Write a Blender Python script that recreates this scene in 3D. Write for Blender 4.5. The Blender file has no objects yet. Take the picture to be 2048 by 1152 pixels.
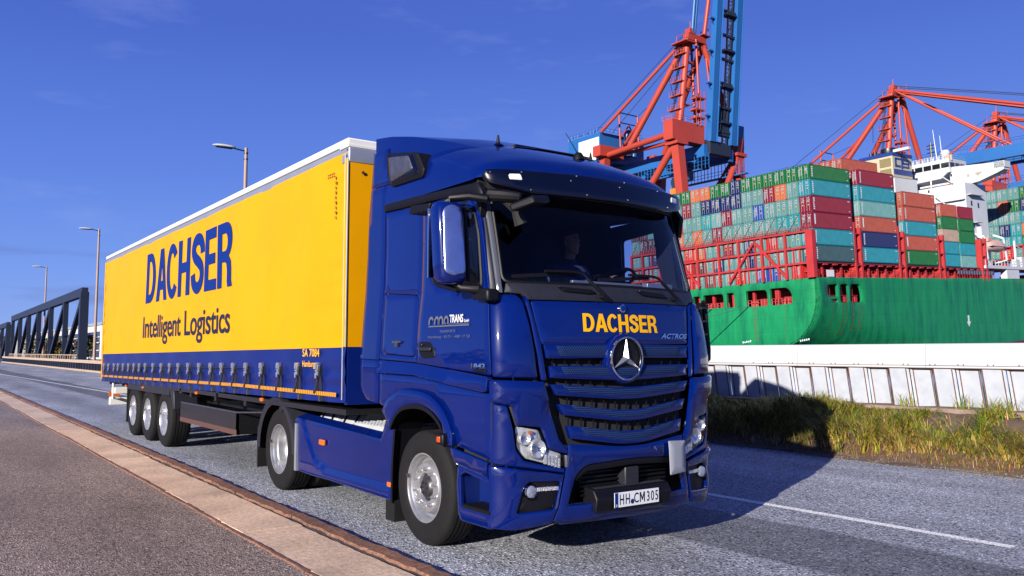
import bpy, bmesh, math, random
from mathutils import Vector, Matrix, Euler
from mathutils.geometry import delaunay_2d_cdt
random.seed(7)
rad = math.radians
scene = bpy.context.scene
COL = scene.collection

# ------------------------------------------------------------------ camera
CAM = Vector((6.649, -4.994, 1.722))
yaw, pit = rad(144.343), rad(4.4153)
fwd = Vector((math.cos(yaw)*math.cos(pit), math.sin(yaw)*math.cos(pit), math.sin(pit)))
rgt = Vector((math.sin(yaw), -math.cos(yaw), 0)); upv = rgt.cross(fwd)
cam = bpy.data.objects.new('camera', bpy.data.cameras.new('camera'))
COL.objects.link(cam)
cam.matrix_world = Matrix(((rgt.x, upv.x, -fwd.x, CAM.x), (rgt.y, upv.y, -fwd.y, CAM.y), (rgt.z, upv.z, -fwd.z, CAM.z), (0, 0, 0, 1)))
cam.data.sensor_width = 36.0
cam.data.lens = 1665.8/2048*36.0
cam.data.clip_start = 0.05; cam.data.clip_end = 4000
scene.camera = cam

# ------------------------------------------------------------------ sky and sun
SUN_EL = rad(17.0)
EXPO = 1.1
SKYK = 10.0/2**EXPO
sd = Vector((-0.40, 0.9165, 0)).normalized()           # way the light travels over the ground
sun_dir = Vector((sd.x*math.cos(SUN_EL), sd.y*math.cos(SUN_EL), -math.sin(SUN_EL)))
world = bpy.data.worlds.new('World'); scene.world = world; world.use_nodes = True
nt = world.node_tree; nt.nodes.clear()
def wn(t, **k):
    n = nt.nodes.new(t)
    for a, b in k.items(): setattr(n, a, b)
    return n
out = wn('ShaderNodeOutputWorld'); bg = wn('ShaderNodeBackground')
sky = wn('ShaderNodeTexSky'); sky.sky_type = 'NISHITA'; sky.sun_disc = False
sky.sun_elevation = SUN_EL; sky.sun_rotation = math.atan2(-sd.x, -sd.y)
sky.air_density = 1.0; sky.dust_density = 0.3; sky.ozone_density = 3.0
tc = wn('ShaderNodeTexCoord')
# deep polarised blue of this sky, by elevation, laid over the physical sky
sx_ = wn('ShaderNodeSeparateXYZ'); nt.links.new(tc.outputs['Generated'], sx_.inputs[0])
gr = wn('ShaderNodeValToRGB'); ge = gr.color_ramp.elements
ge[0].position = 0.0; ge[0].color = (.175, .325, .86, 1); ge[1].position = 1.0; ge[1].color = (.020, .050, .32, 1)
for p_, c_ in ((.08, (.132, .262, .83, 1)), (.20, (.085, .180, .73, 1)), (.36, (.050, .108, .58, 1)), (.6, (.04, .09, .48, 1))):
    k_ = ge.new(p_); k_.color = c_
nt.links.new(sx_.outputs['Z'], gr.inputs[0])
sc_ = wn('ShaderNodeVectorMath'); sc_.operation = 'SCALE'; sc_.inputs['Scale'].default_value = SKYK
nt.links.new(gr.outputs[0], sc_.inputs[0])
hs = wn('ShaderNodeMixRGB'); hs.inputs[0].default_value = 0.88
nt.links.new(sky.outputs[0], hs.inputs[1]); nt.links.new(sc_.outputs[0], hs.inputs[2])
mp = wn('ShaderNodeMapping'); mp.inputs['Scale'].default_value = (1.6, 1.6, 7.0)
nt.links.new(tc.outputs['Generated'], mp.inputs[0])
nz = wn('ShaderNodeTexNoise'); nz.inputs['Scale'].default_value = 2.6; nz.inputs['Detail'].default_value = 7; nz.inputs['Roughness'].default_value = 0.6
nt.links.new(mp.outputs[0], nz.inputs['Vector'])
cr = wn('ShaderNodeValToRGB'); cr.color_ramp.elements[0].position = 0.56; cr.color_ramp.elements[1].position = 0.78
cr.color_ramp.elements[0].color = (0, 0, 0, 1); cr.color_ramp.elements[1].color = (0.28, 0.28, 0.28, 1)
nt.links.new(nz.outputs[0], cr.inputs[0])
cm = wn('ShaderNodeMixRGB'); cm.inputs[2].default_value = (2.6*.64, 3.3*.64, 6.6*.64, 1)
nt.links.new(cr.outputs[0], cm.inputs[0]); nt.links.new(hs.outputs[0], cm.inputs[1])
# low grey streaks of cloud near the horizon
mp2 = wn('ShaderNodeMapping'); mp2.inputs['Scale'].default_value = (2.2, 2.2, 22.0); nt.links.new(tc.outputs['Generated'], mp2.inputs[0])
nz2 = wn('ShaderNodeTexNoise'); nz2.inputs['Scale'].default_value = 2.0; nz2.inputs['Detail'].default_value = 6; nt.links.new(mp2.outputs[0], nz2.inputs['Vector'])
mr2 = wn('ShaderNodeMapRange'); mr2.inputs[1].default_value = .53; mr2.inputs[2].default_value = .72; mr2.inputs[4].default_value = .55; nt.links.new(nz2.outputs[0], mr2.inputs[0])
mr3 = wn('ShaderNodeMapRange'); mr3.inputs[1].default_value = .17; mr3.inputs[2].default_value = .09; nt.links.new(sx_.outputs['Z'], mr3.inputs[0])
mu2 = wn('ShaderNodeMath'); mu2.operation = 'MULTIPLY'; nt.links.new(mr2.outputs[0], mu2.inputs[0]); nt.links.new(mr3.outputs[0], mu2.inputs[1])
cm2 = wn('ShaderNodeMixRGB'); cm2.inputs[2].default_value = (.62, .88, 2.1, 1); nt.links.new(mu2.outputs[0], cm2.inputs[0]); nt.links.new(cm.outputs[0], cm2.inputs[1])
nt.links.new(cm2.outputs[0], bg.inputs['Color']); bg.inputs['Strength'].default_value = 0.10
nt.links.new(bg.outputs[0], out.inputs[0])
sun = bpy.data.objects.new('sun', bpy.data.lights.new('sun', 'SUN')); COL.objects.link(sun)
sun.data.energy = 5.0; sun.data.angle = rad(0.5); sun.data.color = (1.0, 0.93, 0.82)
sun.rotation_euler = sun_dir.to_track_quat('-Z', 'Y').to_euler(); sun.location = (20, -40, 30)
vs = scene.view_settings
vs.view_transform = 'Standard'; vs.look = 'None'; vs.exposure = EXPO; vs.gamma = 1.0; vs.use_curve_mapping = False
scene.cycles.max_bounces = 6; scene.cycles.diffuse_bounces = 3; scene.cycles.glossy_bounces = 4; scene.cycles.transmission_bounces = 6
scene.cycles.transparent_max_bounces = 12; scene.cycles.caustics_reflective = False; scene.cycles.caustics_refractive = False

# ------------------------------------------------------------------ helpers
def tag(o, label=None, cat=None, group=None, kind=None):
    if label: o['label'] = label
    if cat: o['category'] = cat
    if group: o['group'] = group
    if kind: o['kind'] = kind
    return o
def empty(name, loc=(0, 0, 0), rot=(0, 0, 0), parent=None):
    o = bpy.data.objects.new(name, None); COL.objects.link(o); o.location = loc; o.rotation_euler = rot
    o.empty_display_size = 0.2
    if parent: o.parent = parent
    return o
def link(name, me, parent=None, loc=None):
    o = bpy.data.objects.new(name, me); COL.objects.link(o)
    if parent: o.parent = parent
    if loc: o.location = loc
    return o
def dup(o, parent=None):
    c = o.copy(); COL.objects.link(c)
    if parent: c.parent = parent
    for ch in list(o.children): dup(ch, c)
    return c
def mirror(o, parent=None):
    c = o.copy(); COL.objects.link(c); c.scale = (c.scale[0], -c.scale[1], c.scale[2]); c.location.y = -c.location.y
    for ch in list(o.children):
        d = ch.copy(); COL.objects.link(d); d.parent = c
    return c

class MB:
    def __init__(s): s.v = []; s.f = []; s.m = []
    def add(s, vs, fs, mi=0):
        b = len(s.v); s.v += [tuple(v) for v in vs]
        for f in fs: s.f.append(tuple(i+b for i in f)); s.m.append(mi)
    def box(s, a, b, mi=0):
        x0, y0, z0 = [min(a[i], b[i]) for i in range(3)]; x1, y1, z1 = [max(a[i], b[i]) for i in range(3)]
        s.add([(x0,y0,z0),(x1,y0,z0),(x1,y1,z0),(x0,y1,z0),(x0,y0,z1),(x1,y0,z1),(x1,y1,z1),(x0,y1,z1)],
              [(3,2,1,0),(4,5,6,7),(0,1,5,4),(1,2,6,5),(2,3,7,6),(3,0,4,7)], mi)
    def obox(s, c, ax, ay, az, mi=0):
        c = Vector(c); ax, ay, az = Vector(ax), Vector(ay), Vector(az)
        P = [c-ax-ay-az, c+ax-ay-az, c+ax+ay-az, c-ax+ay-az, c-ax-ay+az, c+ax-ay+az, c+ax+ay+az, c-ax+ay+az]
        s.add(P, [(3,2,1,0),(4,5,6,7),(0,1,5,4),(1,2,6,5),(2,3,7,6),(3,0,4,7)], mi)
    def bar(s, p, q, w, h, mi=0, up=(0, 0, 1)):
        p, q = Vector(p), Vector(q); d = (q-p)
        if d.length < 1e-6: return
        dn = d.normalized(); u = Vector(up)
        if abs(dn.dot(u)) > .98: u = Vector((1, 0, 0))
        sx = dn.cross(u).normalized(); sz = sx.cross(dn)
        s.obox((p+q)/2, d/2, sx*w/2, sz*h/2, mi)
    def tube(s, p, q, r, n=8, mi=0, r2=None, caps=True):
        p, q = Vector(p), Vector(q); d = (q-p); r2 = r if r2 is None else r2
        if d.length < 1e-6: return
        dn = d.normalized(); u = Vector((0, 0, 1)) if abs(dn.z) < .95 else Vector((1, 0, 0))
        a = dn.cross(u).normalized(); b = dn.cross(a)
        vs = []
        for i in range(n):
            t = 2*math.pi*i/n; o = a*math.cos(t)+b*math.sin(t); vs.append(p+o*r); vs.append(q+o*r2)
        fs = [(2*i, 2*((i+1) % n), 2*((i+1) % n)+1, 2*i+1) for i in range(n)]
        if caps: fs += [tuple(range(0, 2*n, 2))[::-1], tuple(range(1, 2*n, 2))]
        s.add(vs, fs, mi)
    def path(s, pts, r, n=8, mi=0):
        pts = [Vector(p) for p in pts]; b = len(s.v); N = len(pts); prev = None
        for k, p in enumerate(pts):
            d = (pts[min(k+1, N-1)]-pts[max(k-1, 0)]).normalized()
            if prev is None:
                u = Vector((0, 0, 1)) if abs(d.z) < .9 else Vector((1, 0, 0)); a = d.cross(u).normalized()
            else:
                a = (prev-d*prev.dot(d)).normalized()
            prev = a; c = d.cross(a)
            rr = r[k] if isinstance(r, (list, tuple)) else r
            for i in range(n):
                t = 2*math.pi*i/n; s.v.append(tuple(p+(a*math.cos(t)+c*math.sin(t))*rr))
        for k in range(N-1):
            for i in range(n):
                j = (i+1) % n; s.f.append((b+k*n+i, b+k*n+j, b+(k+1)*n+j, b+(k+1)*n+i)); s.m.append(mi)
        s.f.append(tuple(b+i for i in range(n))[::-1]); s.m.append(mi)
        s.f.append(tuple(b+(N-1)*n+i for i in range(n))); s.m.append(mi)
    def ribbon(s, pts, off, mi=0):      # flat strip between pts and pts+off
        b = len(s.v)
        for p in pts: s.v.append(tuple(p)); s.v.append(tuple(Vector(p)+Vector(off)))
        for k in range(len(pts)-1): s.f.append((b+2*k, b+2*k+2, b+2*k+3, b+2*k+1)); s.m.append(mi)
    def prism(s, poly, axis, a, b, mi=0):   # closed polygon extruded along an axis
        n = len(poly)
        def P(u, v, t): return ((t, u, v), (u, t, v), (u, v, t))[axis]
        vs = [P(u, v, a) for u, v in poly]+[P(u, v, b) for u, v in poly]
        s.add(vs, [tuple(range(n))[::-1], tuple(range(n, 2*n))]+[(i, (i+1) % n, n+(i+1) % n, n+i) for i in range(n)], mi)
    def lathe(s, prof, c=(0, 0, 0), axis=1, n=32, mi=0, sgn=1):
        b = len(s.v); c = Vector(c); K = len(prof)
        for i in range(n):
            t = 2*math.pi*i/n; ct, st = math.cos(t), math.sin(t)
            for r, h in prof:
                p = ((h*sgn, r*ct, r*st), (r*ct, h*sgn, r*st), (r*ct, r*st, h*sgn))[axis]; s.v.append(tuple(c+Vector(p)))
        mis = mi if isinstance(mi, (list, tuple)) else [mi]*(K-1)
        for i in range(n):
            j = (i+1) % n
            for k in range(K-1): s.f.append((b+i*K+k, b+i*K+k+1, b+j*K+k+1, b+j*K+k)); s.m.append(mis[k])
    def mesh(s, name, mats, smooth=35, recalc=True):
        me = bpy.data.meshes.new(name); me.from_pydata(s.v, [], s.f)
        for m in (mats if isinstance(mats, (list, tuple)) else [mats]): me.materials.append(m)
        me.polygons.foreach_set('material_index', s.m)
        if recalc:
            bm = bmesh.new(); bm.from_mesh(me); bmesh.ops.recalc_face_normals(bm, faces=bm.faces); bm.to_mesh(me); bm.free()
        me.update()
        if smooth: me.shade_smooth(); me.set_sharp_from_angle(angle=rad(smooth))
        return me
    def build(s, name, mats, parent=None, smooth=35, bevel=0, loc=None, recalc=True, each=False):
        if each:        # every separate piece becomes an object of its own
            par = list(range(len(s.v)))
            def find(i):
                while par[i] != i: par[i] = par[par[i]]; i = par[i]
                return i
            for f in s.f:
                a = find(f[0])
                for i in f[1:]: par[find(i)] = a
            groups = {}
            for f, k in zip(s.f, s.m): groups.setdefault(find(f[0]), []).append((f, k))
            for g in groups.values():
                mb = MB(); ix = {}
                for f, k in g:
                    for i in f:
                        if i not in ix: ix[i] = len(mb.v); mb.v.append(s.v[i])
                    mb.f.append(tuple(ix[i] for i in f)); mb.m.append(k)
                o = mb.build(name, mats, parent, smooth, bevel, loc, recalc)
            return o
        o = link(name, s.mesh(name, mats, smooth, recalc), parent, loc)
        if bevel:
            b = o.modifiers.new('bevel', 'BEVEL'); b.width = bevel; b.segments = 2; b.limit_method = 'ANGLE'; b.angle_limit = rad(40)
            b.harden_normals = False
        return o

def rounded(poly, r, n=4):
    if not r: return list(poly)
    out = []; N = len(poly)
    for i in range(N):
        p = Vector(poly[i]); a = Vector(poly[i-1]); b = Vector(poly[(i+1) % N])
        ri = r[i] if isinstance(r, (list, tuple)) else r
        d1, d2 = (a-p), (b-p); ri = min(ri, d1.length*.45, d2.length*.45)
        if ri < 1e-4: out.append((p.x, p.y)); continue
        A = p+d1.normalized()*ri; B = p+d2.normalized()*ri
        for k in range(n+1):
            t = k/n; q = A*(1-t)**2+p*2*t*(1-t)+B*t*t; out.append((q.x, q.y))
    return out
def smoothpts(pts, n=4, closed=False):      # Catmull-Rom through points
    P = [Vector(p) for p in pts]; N = len(P); res = []
    for i in range(N if closed else N-1):
        p0 = P[(i-1) % N] if (closed or i > 0) else P[0]; p1 = P[i]; p2 = P[(i+1) % N]; p3 = P[(i+2) % N] if (closed or i+2 < N) else P[-1]
        for k in range(n):
            t = k/n
            res.append(tuple(.5*((2*p1)+(p2-p0)*t+(2*p0-5*p1+4*p2-p3)*t*t+(3*p1-p0-3*p2+p3)*t**3)))
    if not closed: res.append(tuple(P[-1]))
    return res
def inpoly(p, poly):
    x, y = p; c = False; j = len(poly)-1
    for i in range(len(poly)):
        xi, yi = poly[i]; xj, yj = poly[j]
        if (yi > y) != (yj > y) and x < (xj-xi)*(y-yi)/(yj-yi)+xi: c = not c
        j = i
    return c
def dens(poly, g):
    out = []
    for i in range(len(poly)):
        a = Vector(poly[i]); b = Vector(poly[(i+1) % len(poly)]); n = max(1, int(math.ceil((b-a).length/g)))
        for k in range(n): q = a+(b-a)*k/n; out.append((q.x, q.y))
    return out
def area(p): return sum(p[i-1][0]*p[i][1]-p[i][0]*p[i-1][1] for i in range(len(p)))/2
def inset(poly, r):
    s = 1 if area(poly) > 0 else -1; N = len(poly); out = []
    for i in range(N):
        a, p, b = Vector(poly[i-1]), Vector(poly[i]), Vector(poly[(i+1) % N])
        n1 = Vector((-(p-a).y, (p-a).x))*s; n2 = Vector((-(b-p).y, (b-p).x))*s
        if n1.length < 1e-9 or n2.length < 1e-9: out.append((p.x, p.y)); continue
        n1.normalize(); n2.normalize(); m = n1+n2
        m = n1 if m.length < .2 else m.normalized()
        k = min(1/max(m.dot(n1), .4), 1.8); q = p+m*r*k; out.append((q.x, q.y))
    return out
def segdist(p, poly):
    p = Vector(p); best = 9
    for i in range(len(poly)):
        a = Vector(poly[i-1]); b = Vector(poly[i]); d = b-a; L = d.length_squared
        t = 0 if L < 1e-12 else max(0, min(1, (p-a).dot(d)/L)); best = min(best, (p-a-d*t).length)
    return best
def panel_mb(poly, mapf, holes=(), d=0.0, t=0.03, grid=0.09, r=0.006, bulge=None, mb=None, mi=0, closed=False):
    """a curved sheet with soft edges: polygon in surface coordinates, mapped by mapf(u, v, offset)"""
    mb = mb or MB()
    loops = [dens(poly, grid)]+[dens(h, grid) for h in holes]
    verts, edges, depth = [], [], []
    for li, L in enumerate(loops):
        L2 = inset(L, r if li == 0 else -r)
        for Lp, dd in ((L, -r*.8), (L2, 0)):
            b = len(verts); verts += Lp; depth += [dd]*len(Lp)
            edges += [(b+i, b+(i+1) % len(Lp)) for i in range(len(Lp))]
    us = [p[0] for p in poly]; vs_ = [p[1] for p in poly]
    nu = int((max(us)-min(us))/grid); nv = int((max(vs_)-min(vs_))/grid)
    for i in range(1, nu+1):
        for j in range(1, nv+1):
            p = (min(us)+(max(us)-min(us))*i/(nu+1), min(vs_)+(max(vs_)-min(vs_))*j/(nv+1))
            if inpoly(p, loops[0]) and not any(inpoly(p, h) for h in loops[1:]) and all(segdist(p, L) > r+grid*.3 for L in loops):
                verts.append(p); depth.append(0)
    V, E_, F_, ov, oe, of = delaunay_2d_cdt([Vector(p) for p in verts], edges, [], 0, 1e-6)
    dep = [(min([depth[k] for k in o]) if o else 0) for o in ov]
    P3 = [Vector(mapf(v.x, v.y, d+dp+(bulge(v.x, v.y) if bulge else 0))) for v, dp in zip(V, dep)]
    base = len(mb.v); mb.v += [tuple(p) for p in P3]
    for f in F_:
        c = (sum(V[i].x for i in f)/len(f), sum(V[i].y for i in f)/len(f))
        if not inpoly(c, loops[0]) or any(inpoly(c, h) for h in loops[1:]): continue
        n = (P3[f[1]]-P3[f[0]]).cross(P3[f[2]]-P3[f[0]]); ou = Vector(mapf(c[0], c[1], d+.1))-Vector(mapf(c[0], c[1], d))
        if n.dot(ou) < 0: f = f[::-1]
        mb.f.append(tuple(base+i for i in f)); mb.m.append(mi)
    for li, L in enumerate(loops):
        b = len(mb.v); n = len(L)
        s = 1 if area(L) > 0 else -1
        for u, v in L: mb.v.append(tuple(mapf(u, v, d-r*.8+(bulge(u, v) if bulge else 0))))
        for u, v in L: mb.v.append(tuple(mapf(u, v, d-t)))
        for i in range(n): mb.f.append((b+i, b+(i+1) % n, b+n+(i+1) % n, b+n+i)); mb.m.append(mi)
    if closed:
        base2 = len(mb.v); mb.v += [tuple(mapf(v.x, v.y, d-t)) for v in V]
        for f in F_:
            c = (sum(V[i].x for i in f)/len(f), sum(V[i].y for i in f)/len(f))
            if inpoly(c, loops[0]) and not any(inpoly(c, h) for h in loops[1:]): mb.f.append(tuple(base2+i for i in f[::-1])); mb.m.append(mi)
    return mb
def panel(name, poly, mapf, mats, parent=None, smooth=40, **k):
    return panel_mb(poly, mapf, **k).build(name, mats, parent, smooth, recalc=False)

def text_mesh(body, size=1.0, bold=0.0, align='LEFT', extrude=0.0, sx=1.0, spacing=1.0):
    cu = bpy.data.curves.new('lettering', 'FONT'); cu.body = body; cu.size = size; cu.offset = bold; cu.align_x = align
    cu.extrude = extrude; cu.space_character = spacing; cu.resolution_u = 4
    o = bpy.data.objects.new('lettering', cu); COL.objects.link(o)
    bpy.context.view_layer.update()
    me = bpy.data.meshes.new_from_object(o.evaluated_get(bpy.context.evaluated_depsgraph_get()))
    bpy.data.objects.remove(o); return me
def glyph(ch):
    """bold grotesque capitals: list of closed loops (holes by even-odd) and the advance width, cap height 1"""
    def stroke(P, hw, n=7):
        C_ = smoothpts(P, n); L_, R_ = [], []
        for i, p in enumerate(C_):
            a = Vector(C_[max(i-1, 0)]); b = Vector(C_[min(i+1, len(C_)-1)]); d = (b-a).normalized(); q = Vector((-d.y, d.x))*hw
            L_.append(tuple(Vector(p)+q)); R_.append(tuple(Vector(p)-q))
        return L_+R_[::-1]
    def arc(cx, cy, rx, ry, a0, a1, n=14): return [(cx+rx*math.cos(rad(a0+(a1-a0)*i/n)), cy+ry*math.sin(rad(a0+(a1-a0)*i/n))) for i in range(n+1)]
    if ch == 'D': return [[(0, 0)]+arc(.30, .5, .38, .5, -90, 90)+[(0, 1)], [(.20, .17)]+arc(.30, .5, .18, .33, -90, 90)+[(.20, .83)]], .72
    if ch == 'A': return [[(0, 0), (.215, 0), (.27, .21), (.49, .21), (.545, 0), (.76, 0), (.49, 1), (.27, 1)], [(.315, .38), (.38, .73), (.445, .38)]], .745
    if ch == 'C': return [arc(.35, .5, .35, .51, 38, 322, 26)+arc(.35, .5, .15, .335, 318, 42, 22)], .71
    if ch == 'H': return [[(0, 0), (.2, 0), (.2, .41), (.47, .41), (.47, 0), (.67, 0), (.67, 1), (.47, 1), (.47, .59), (.2, .59), (.2, 1), (0, 1)]], .73
    if ch == 'S': return [stroke([(.545, .66), (.53, .78), (.44, .885), (.32, .91), (.20, .88), (.125, .79), (.13, .68), (.22, .59), (.36, .52), (.49, .43), (.53, .30), (.48, .17), (.36, .095), (.24, .10), (.13, .18), (.09, .33)], .1)], .68
    if ch == 'E': return [[(0, 0), (.57, 0), (.57, .175), (.2, .175), (.2, .42), (.52, .42), (.52, .59), (.2, .59), (.2, .825), (.56, .825), (.56, 1), (0, 1)]], .62
    if ch == 'M': return [[(0, 0), (.15, 0), (.15, .66), (.33, .2), (.45, .2), (.63, .66), (.63, 0), (.78, 0), (.78, 1), (.60, 1), (.39, .46), (.18, 1), (0, 1)]], .82
    if ch == 'R': return [[(0, 0), (.2, 0), (.2, .39), (.31, .39), (.40, .36), (.435, .25), (.44, .08), (.47, 0), (.68, 0), (.635, .10), (.63, .26), (.60, .39), (.50, .475)]+arc(.38, .72, .26, .28, -40, 90, 10)+[(0, 1)], [(.2, .56)]+arc(.34, .695, .10, .135, -90, 90, 8)+[(.2, .83)]], .68
def big_letters(word, box, mapf, mt, parent, d=.004):
    gl = [glyph(c) for c in word]; W = sum(g[1] for g in gl)-.04; x = 0; H = box[3]-box[1]
    for loops, adv in gl:
        sx = (box[2]-box[0])/W; vs_ = []; es = []
        LL = [dens([(box[0]+(x+u)*sx, box[1]+v*H) for u, v in L], max(.03, H*.12)) for L in loops]
        for L in LL:
            b = len(vs_); vs_ += [Vector(p) for p in L]; es += [(b+i, b+(i+1) % len(L)) for i in range(len(L))]
        V, _e, F_, *_r = delaunay_2d_cdt(vs_, es, [], 0, 1e-6); mb = MB(); mb.v = [tuple(mapf(v.x, v.y, d)) for v in V]
        for f in F_:
            c = (sum(V[i].x for i in f)/3, sum(V[i].y for i in f)/3)
            if sum(inpoly(c, L) for L in LL) % 2: mb.f.append(tuple(f)); mb.m.append(0)
        mb.build('letter', mt, parent, 0, recalc=False); x += adv
def lettering(name, body, box, mapf, mat, parent, bold=0.0, d=.004, spacing=1.0, slant=0, split=0):
    """lettering fitted into box (u0, v0, u1, v1) of a surface"""
    me = text_mesh(body, 1.0, bold, spacing=spacing)
    xs = [v.co.x for v in me.vertices]; ys = [v.co.y for v in me.vertices]
    x0, x1, y0, y1 = min(xs), max(xs), min(ys), max(ys)
    for v in me.vertices:
        a = (v.co.x-x0)/(x1-x0); b = (v.co.y-y0)/(y1-y0)
        v.co = mapf(box[0]+(box[2]-box[0])*a+slant*b, box[1]+(box[3]-box[1])*b, d)
    me.materials.clear(); me.materials.append(mat)
    if not split: return link(name, me, parent)
    bm = bmesh.new(); bm.from_mesh(me); bm.verts.ensure_lookup_table(); seen = set(); isl = []
    for v in bm.verts:
        if v.index in seen: continue
        st = [v]; grp = []; seen.add(v.index)
        while st:
            q = st.pop(); grp.append(q.index)
            for e in q.link_edges:
                o = e.other_vert(q)
                if o.index not in seen: seen.add(o.index); st.append(o)
        ax = [bm.verts[i].co[split-1] for i in grp]; isl.append([min(ax), max(ax), grp])
    isl.sort(key=lambda t: t[0]); cl = []
    for a, b, g in isl:
        if cl and a < cl[-1][1]-(b-a)*.5: cl[-1][1] = max(cl[-1][1], b); cl[-1][2] += g
        else: cl.append([a, b, list(g)])
    for a, b, g in cl:
        S = set(g); mb = MB(); ix = {}
        for i in g: ix[i] = len(mb.v); mb.v.append(tuple(bm.verts[i].co))
        for f in bm.faces:
            if f.verts[0].index in S: mb.f.append(tuple(ix[v.index] for v in f.verts)); mb.m.append(0)
        mb.build(name, mat, parent, 0, recalc=False)
    bm.free()

# ------------------------------------------------------------------ materials
MATS = {}
ALB = .66        # real-world albedo level at this exposure
def mat(name, col, rough=.5, metal=0.0, coat=0.0, spec=.5, noise=None, bump=None, emit=None):
    """noise = (scale, amount, second colour or None); bump = (scale, strength)"""
    k_ = ALB if metal < .5 else .8
    col = tuple(c*k_ for c in col)
    if noise and len(noise) > 2 and noise[2]: noise = (noise[0], noise[1], tuple(c*k_ for c in noise[2]))
    m = bpy.data.materials.new(name); m.use_nodes = True; t = m.node_tree; b = t.nodes['Principled BSDF']
    b.inputs['Base Color'].default_value = (*col, 1); b.inputs['Roughness'].default_value = rough; b.inputs['Metallic'].default_value = metal
    b.inputs['Coat Weight'].default_value = coat; b.inputs['Coat Roughness'].default_value = .03; b.inputs['Specular IOR Level'].default_value = spec
    L = t.links
    if noise or bump:
        tcn = t.nodes.new('ShaderNodeTexCoord')
    if noise:
        n = t.nodes.new('ShaderNodeTexNoise'); n.inputs['Scale'].default_value = noise[0]; n.inputs['Detail'].default_value = 6; n.inputs['Roughness'].default_value = .65
        L.new(tcn.outputs['Object'], n.inputs['Vector'])
        r = t.nodes.new('ShaderNodeValToRGB'); r.color_ramp.elements[0].position = .35; r.color_ramp.elements[1].position = .68
        c2 = noise[2] if len(noise) > 2 and noise[2] else tuple(max(0, c*(1-noise[1])) for c in col)
        k = noise[1] if len(noise) > 2 and noise[2] else 1
        r.color_ramp.elements[0].color = (*col, 1); r.color_ramp.elements[1].color = tuple(a+(b_-a)*k for a, b_ in zip(col, c2))+(1,)
        L.new(n.outputs[0], r.inputs[0]); L.new(r.outputs[0], b.inputs['Base Color'])
    if bump:
        n2 = t.nodes.new('ShaderNodeTexNoise'); n2.inputs['Scale'].default_value = bump[0]; n2.inputs['Detail'].default_value = 4
        L.new(tcn.outputs['Object'], n2.inputs['Vector'])
        bp = t.nodes.new('ShaderNodeBump'); bp.inputs['Strength'].default_value = bump[1]; bp.inputs['Distance'].default_value = .02
        L.new(n2.outputs[0], bp.inputs['Height']); L.new(bp.outputs[0], b.inputs['Normal'])
    if emit:
        b.inputs['Emission Color'].default_value = (*emit[:3], 1); b.inputs['Emission Strength'].default_value = emit[3]
    MATS[name] = m; return m
def glass(name, tint, refl=.9, mixk=.55, rough=0.0):
    m = bpy.data.materials.new(name); m.use_nodes = True; t = m.node_tree; t.nodes.clear(); L = t.links
    o = t.nodes.new('ShaderNodeOutputMaterial'); mx = t.nodes.new('ShaderNodeMixShader'); tr = t.nodes.new('ShaderNodeBsdfTransparent')
    gl = t.nodes.new('ShaderNodeBsdfGlossy'); lw = t.nodes.new('ShaderNodeLayerWeight'); lw.inputs[0].default_value = .5
    fr = t.nodes.new('ShaderNodeMath'); fr.operation = 'POWER'; fr.inputs[1].default_value = 5.0; L.new(lw.outputs['Facing'], fr.inputs[0])
    tr.inputs[0].default_value = (*tint, 1); gl.inputs[0].default_value = (refl, refl, refl, 1); gl.inputs['Roughness'].default_value = rough
    ad = t.nodes.new('ShaderNodeMath'); ad.operation = 'MULTIPLY_ADD'; ad.inputs[1].default_value = 1.0; ad.inputs[2].default_value = mixk
    L.new(fr.outputs[0], ad.inputs[0]); L.new(ad.outputs[0], mx.inputs[0])
    L.new(tr.outputs[0], mx.inputs[1]); L.new(gl.outputs[0], mx.inputs[2]); L.new(mx.outputs[0], o.inputs[0])
    MATS[name] = m; return m
BLUE = mat('blue_paint', (.0005, .0105, .135), .3, 0, 1.0, .03, noise=(1.3, .16), bump=(1.1, .05))
BLUE2 = mat('blue_paint_trim', (.001, .013, .13), .35, 0, .6)
YELLOW = mat('yellow_tarpaulin', (.80, .36, .0), .5, 0, 0, .12, noise=(.8, .10), bump=(1.6, .22))
TARPBLUE = mat('blue_tarpaulin', (.001, .0125, .16), .34, 0, 0, .5, noise=(2.0, .15), bump=(2.4, .22))
INKBLUE = mat('blue_print', (.0005, .022, .20), .5, spec=.2)
INKNAVY = mat('navy_print', (.004, .008, .035), .5)
INKYEL = mat('yellow_print', (.95, .48, 0), .45, spec=.2)
INKGREY = mat('grey_print', (.11, .12, .16), .4)
INKWHITE = mat('white_print', (.75, .78, .85), .4)
INKBLACK = mat('black_print', (.006, .006, .008), .4)
WHITE = mat('white_paint', (.80, .80, .78), .35, noise=(1.5, .08))
GREYALU = mat('grey_anodised', (.42, .45, .52), .38, .6, noise=(3, .12))
BLACKP = mat('black_plastic', (.0045, .0045, .008), .5, 0, 0, .22, noise=(25, .3), bump=(160, .08))
GREYP = mat('dark_grey_plastic', (.022, .023, .034), .42, 0, 0, .3, noise=(12, .2))
NAVYG = mat('navy_gloss_plastic', (.0015, .0025, .013), .2, 0, .5, .2)
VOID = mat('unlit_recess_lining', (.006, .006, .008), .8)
RUBBER = mat('tyre_rubber', (.0045, .0045, .0055), .8, 0, 0, .25, noise=(9, .35, (.014, .013, .014)), bump=(40, .15))
RIM = mat('silver_rim_paint', (.64, .65, .68), .33, .8, noise=(8, .25))
ALLOY = mat('polished_alloy', (.86, .88, .92), .26, .85)
FOGL = mat('fog_lamp_lens', (.42, .46, .55), .15, .6, bump=(40, .5))
SILVER = mat('silver_badge', (.42, .44, .50), .38, .85)
TANKP = mat('silver_tank_paint', (.62, .64, .68), .35, .15, noise=(6, .2))
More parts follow.
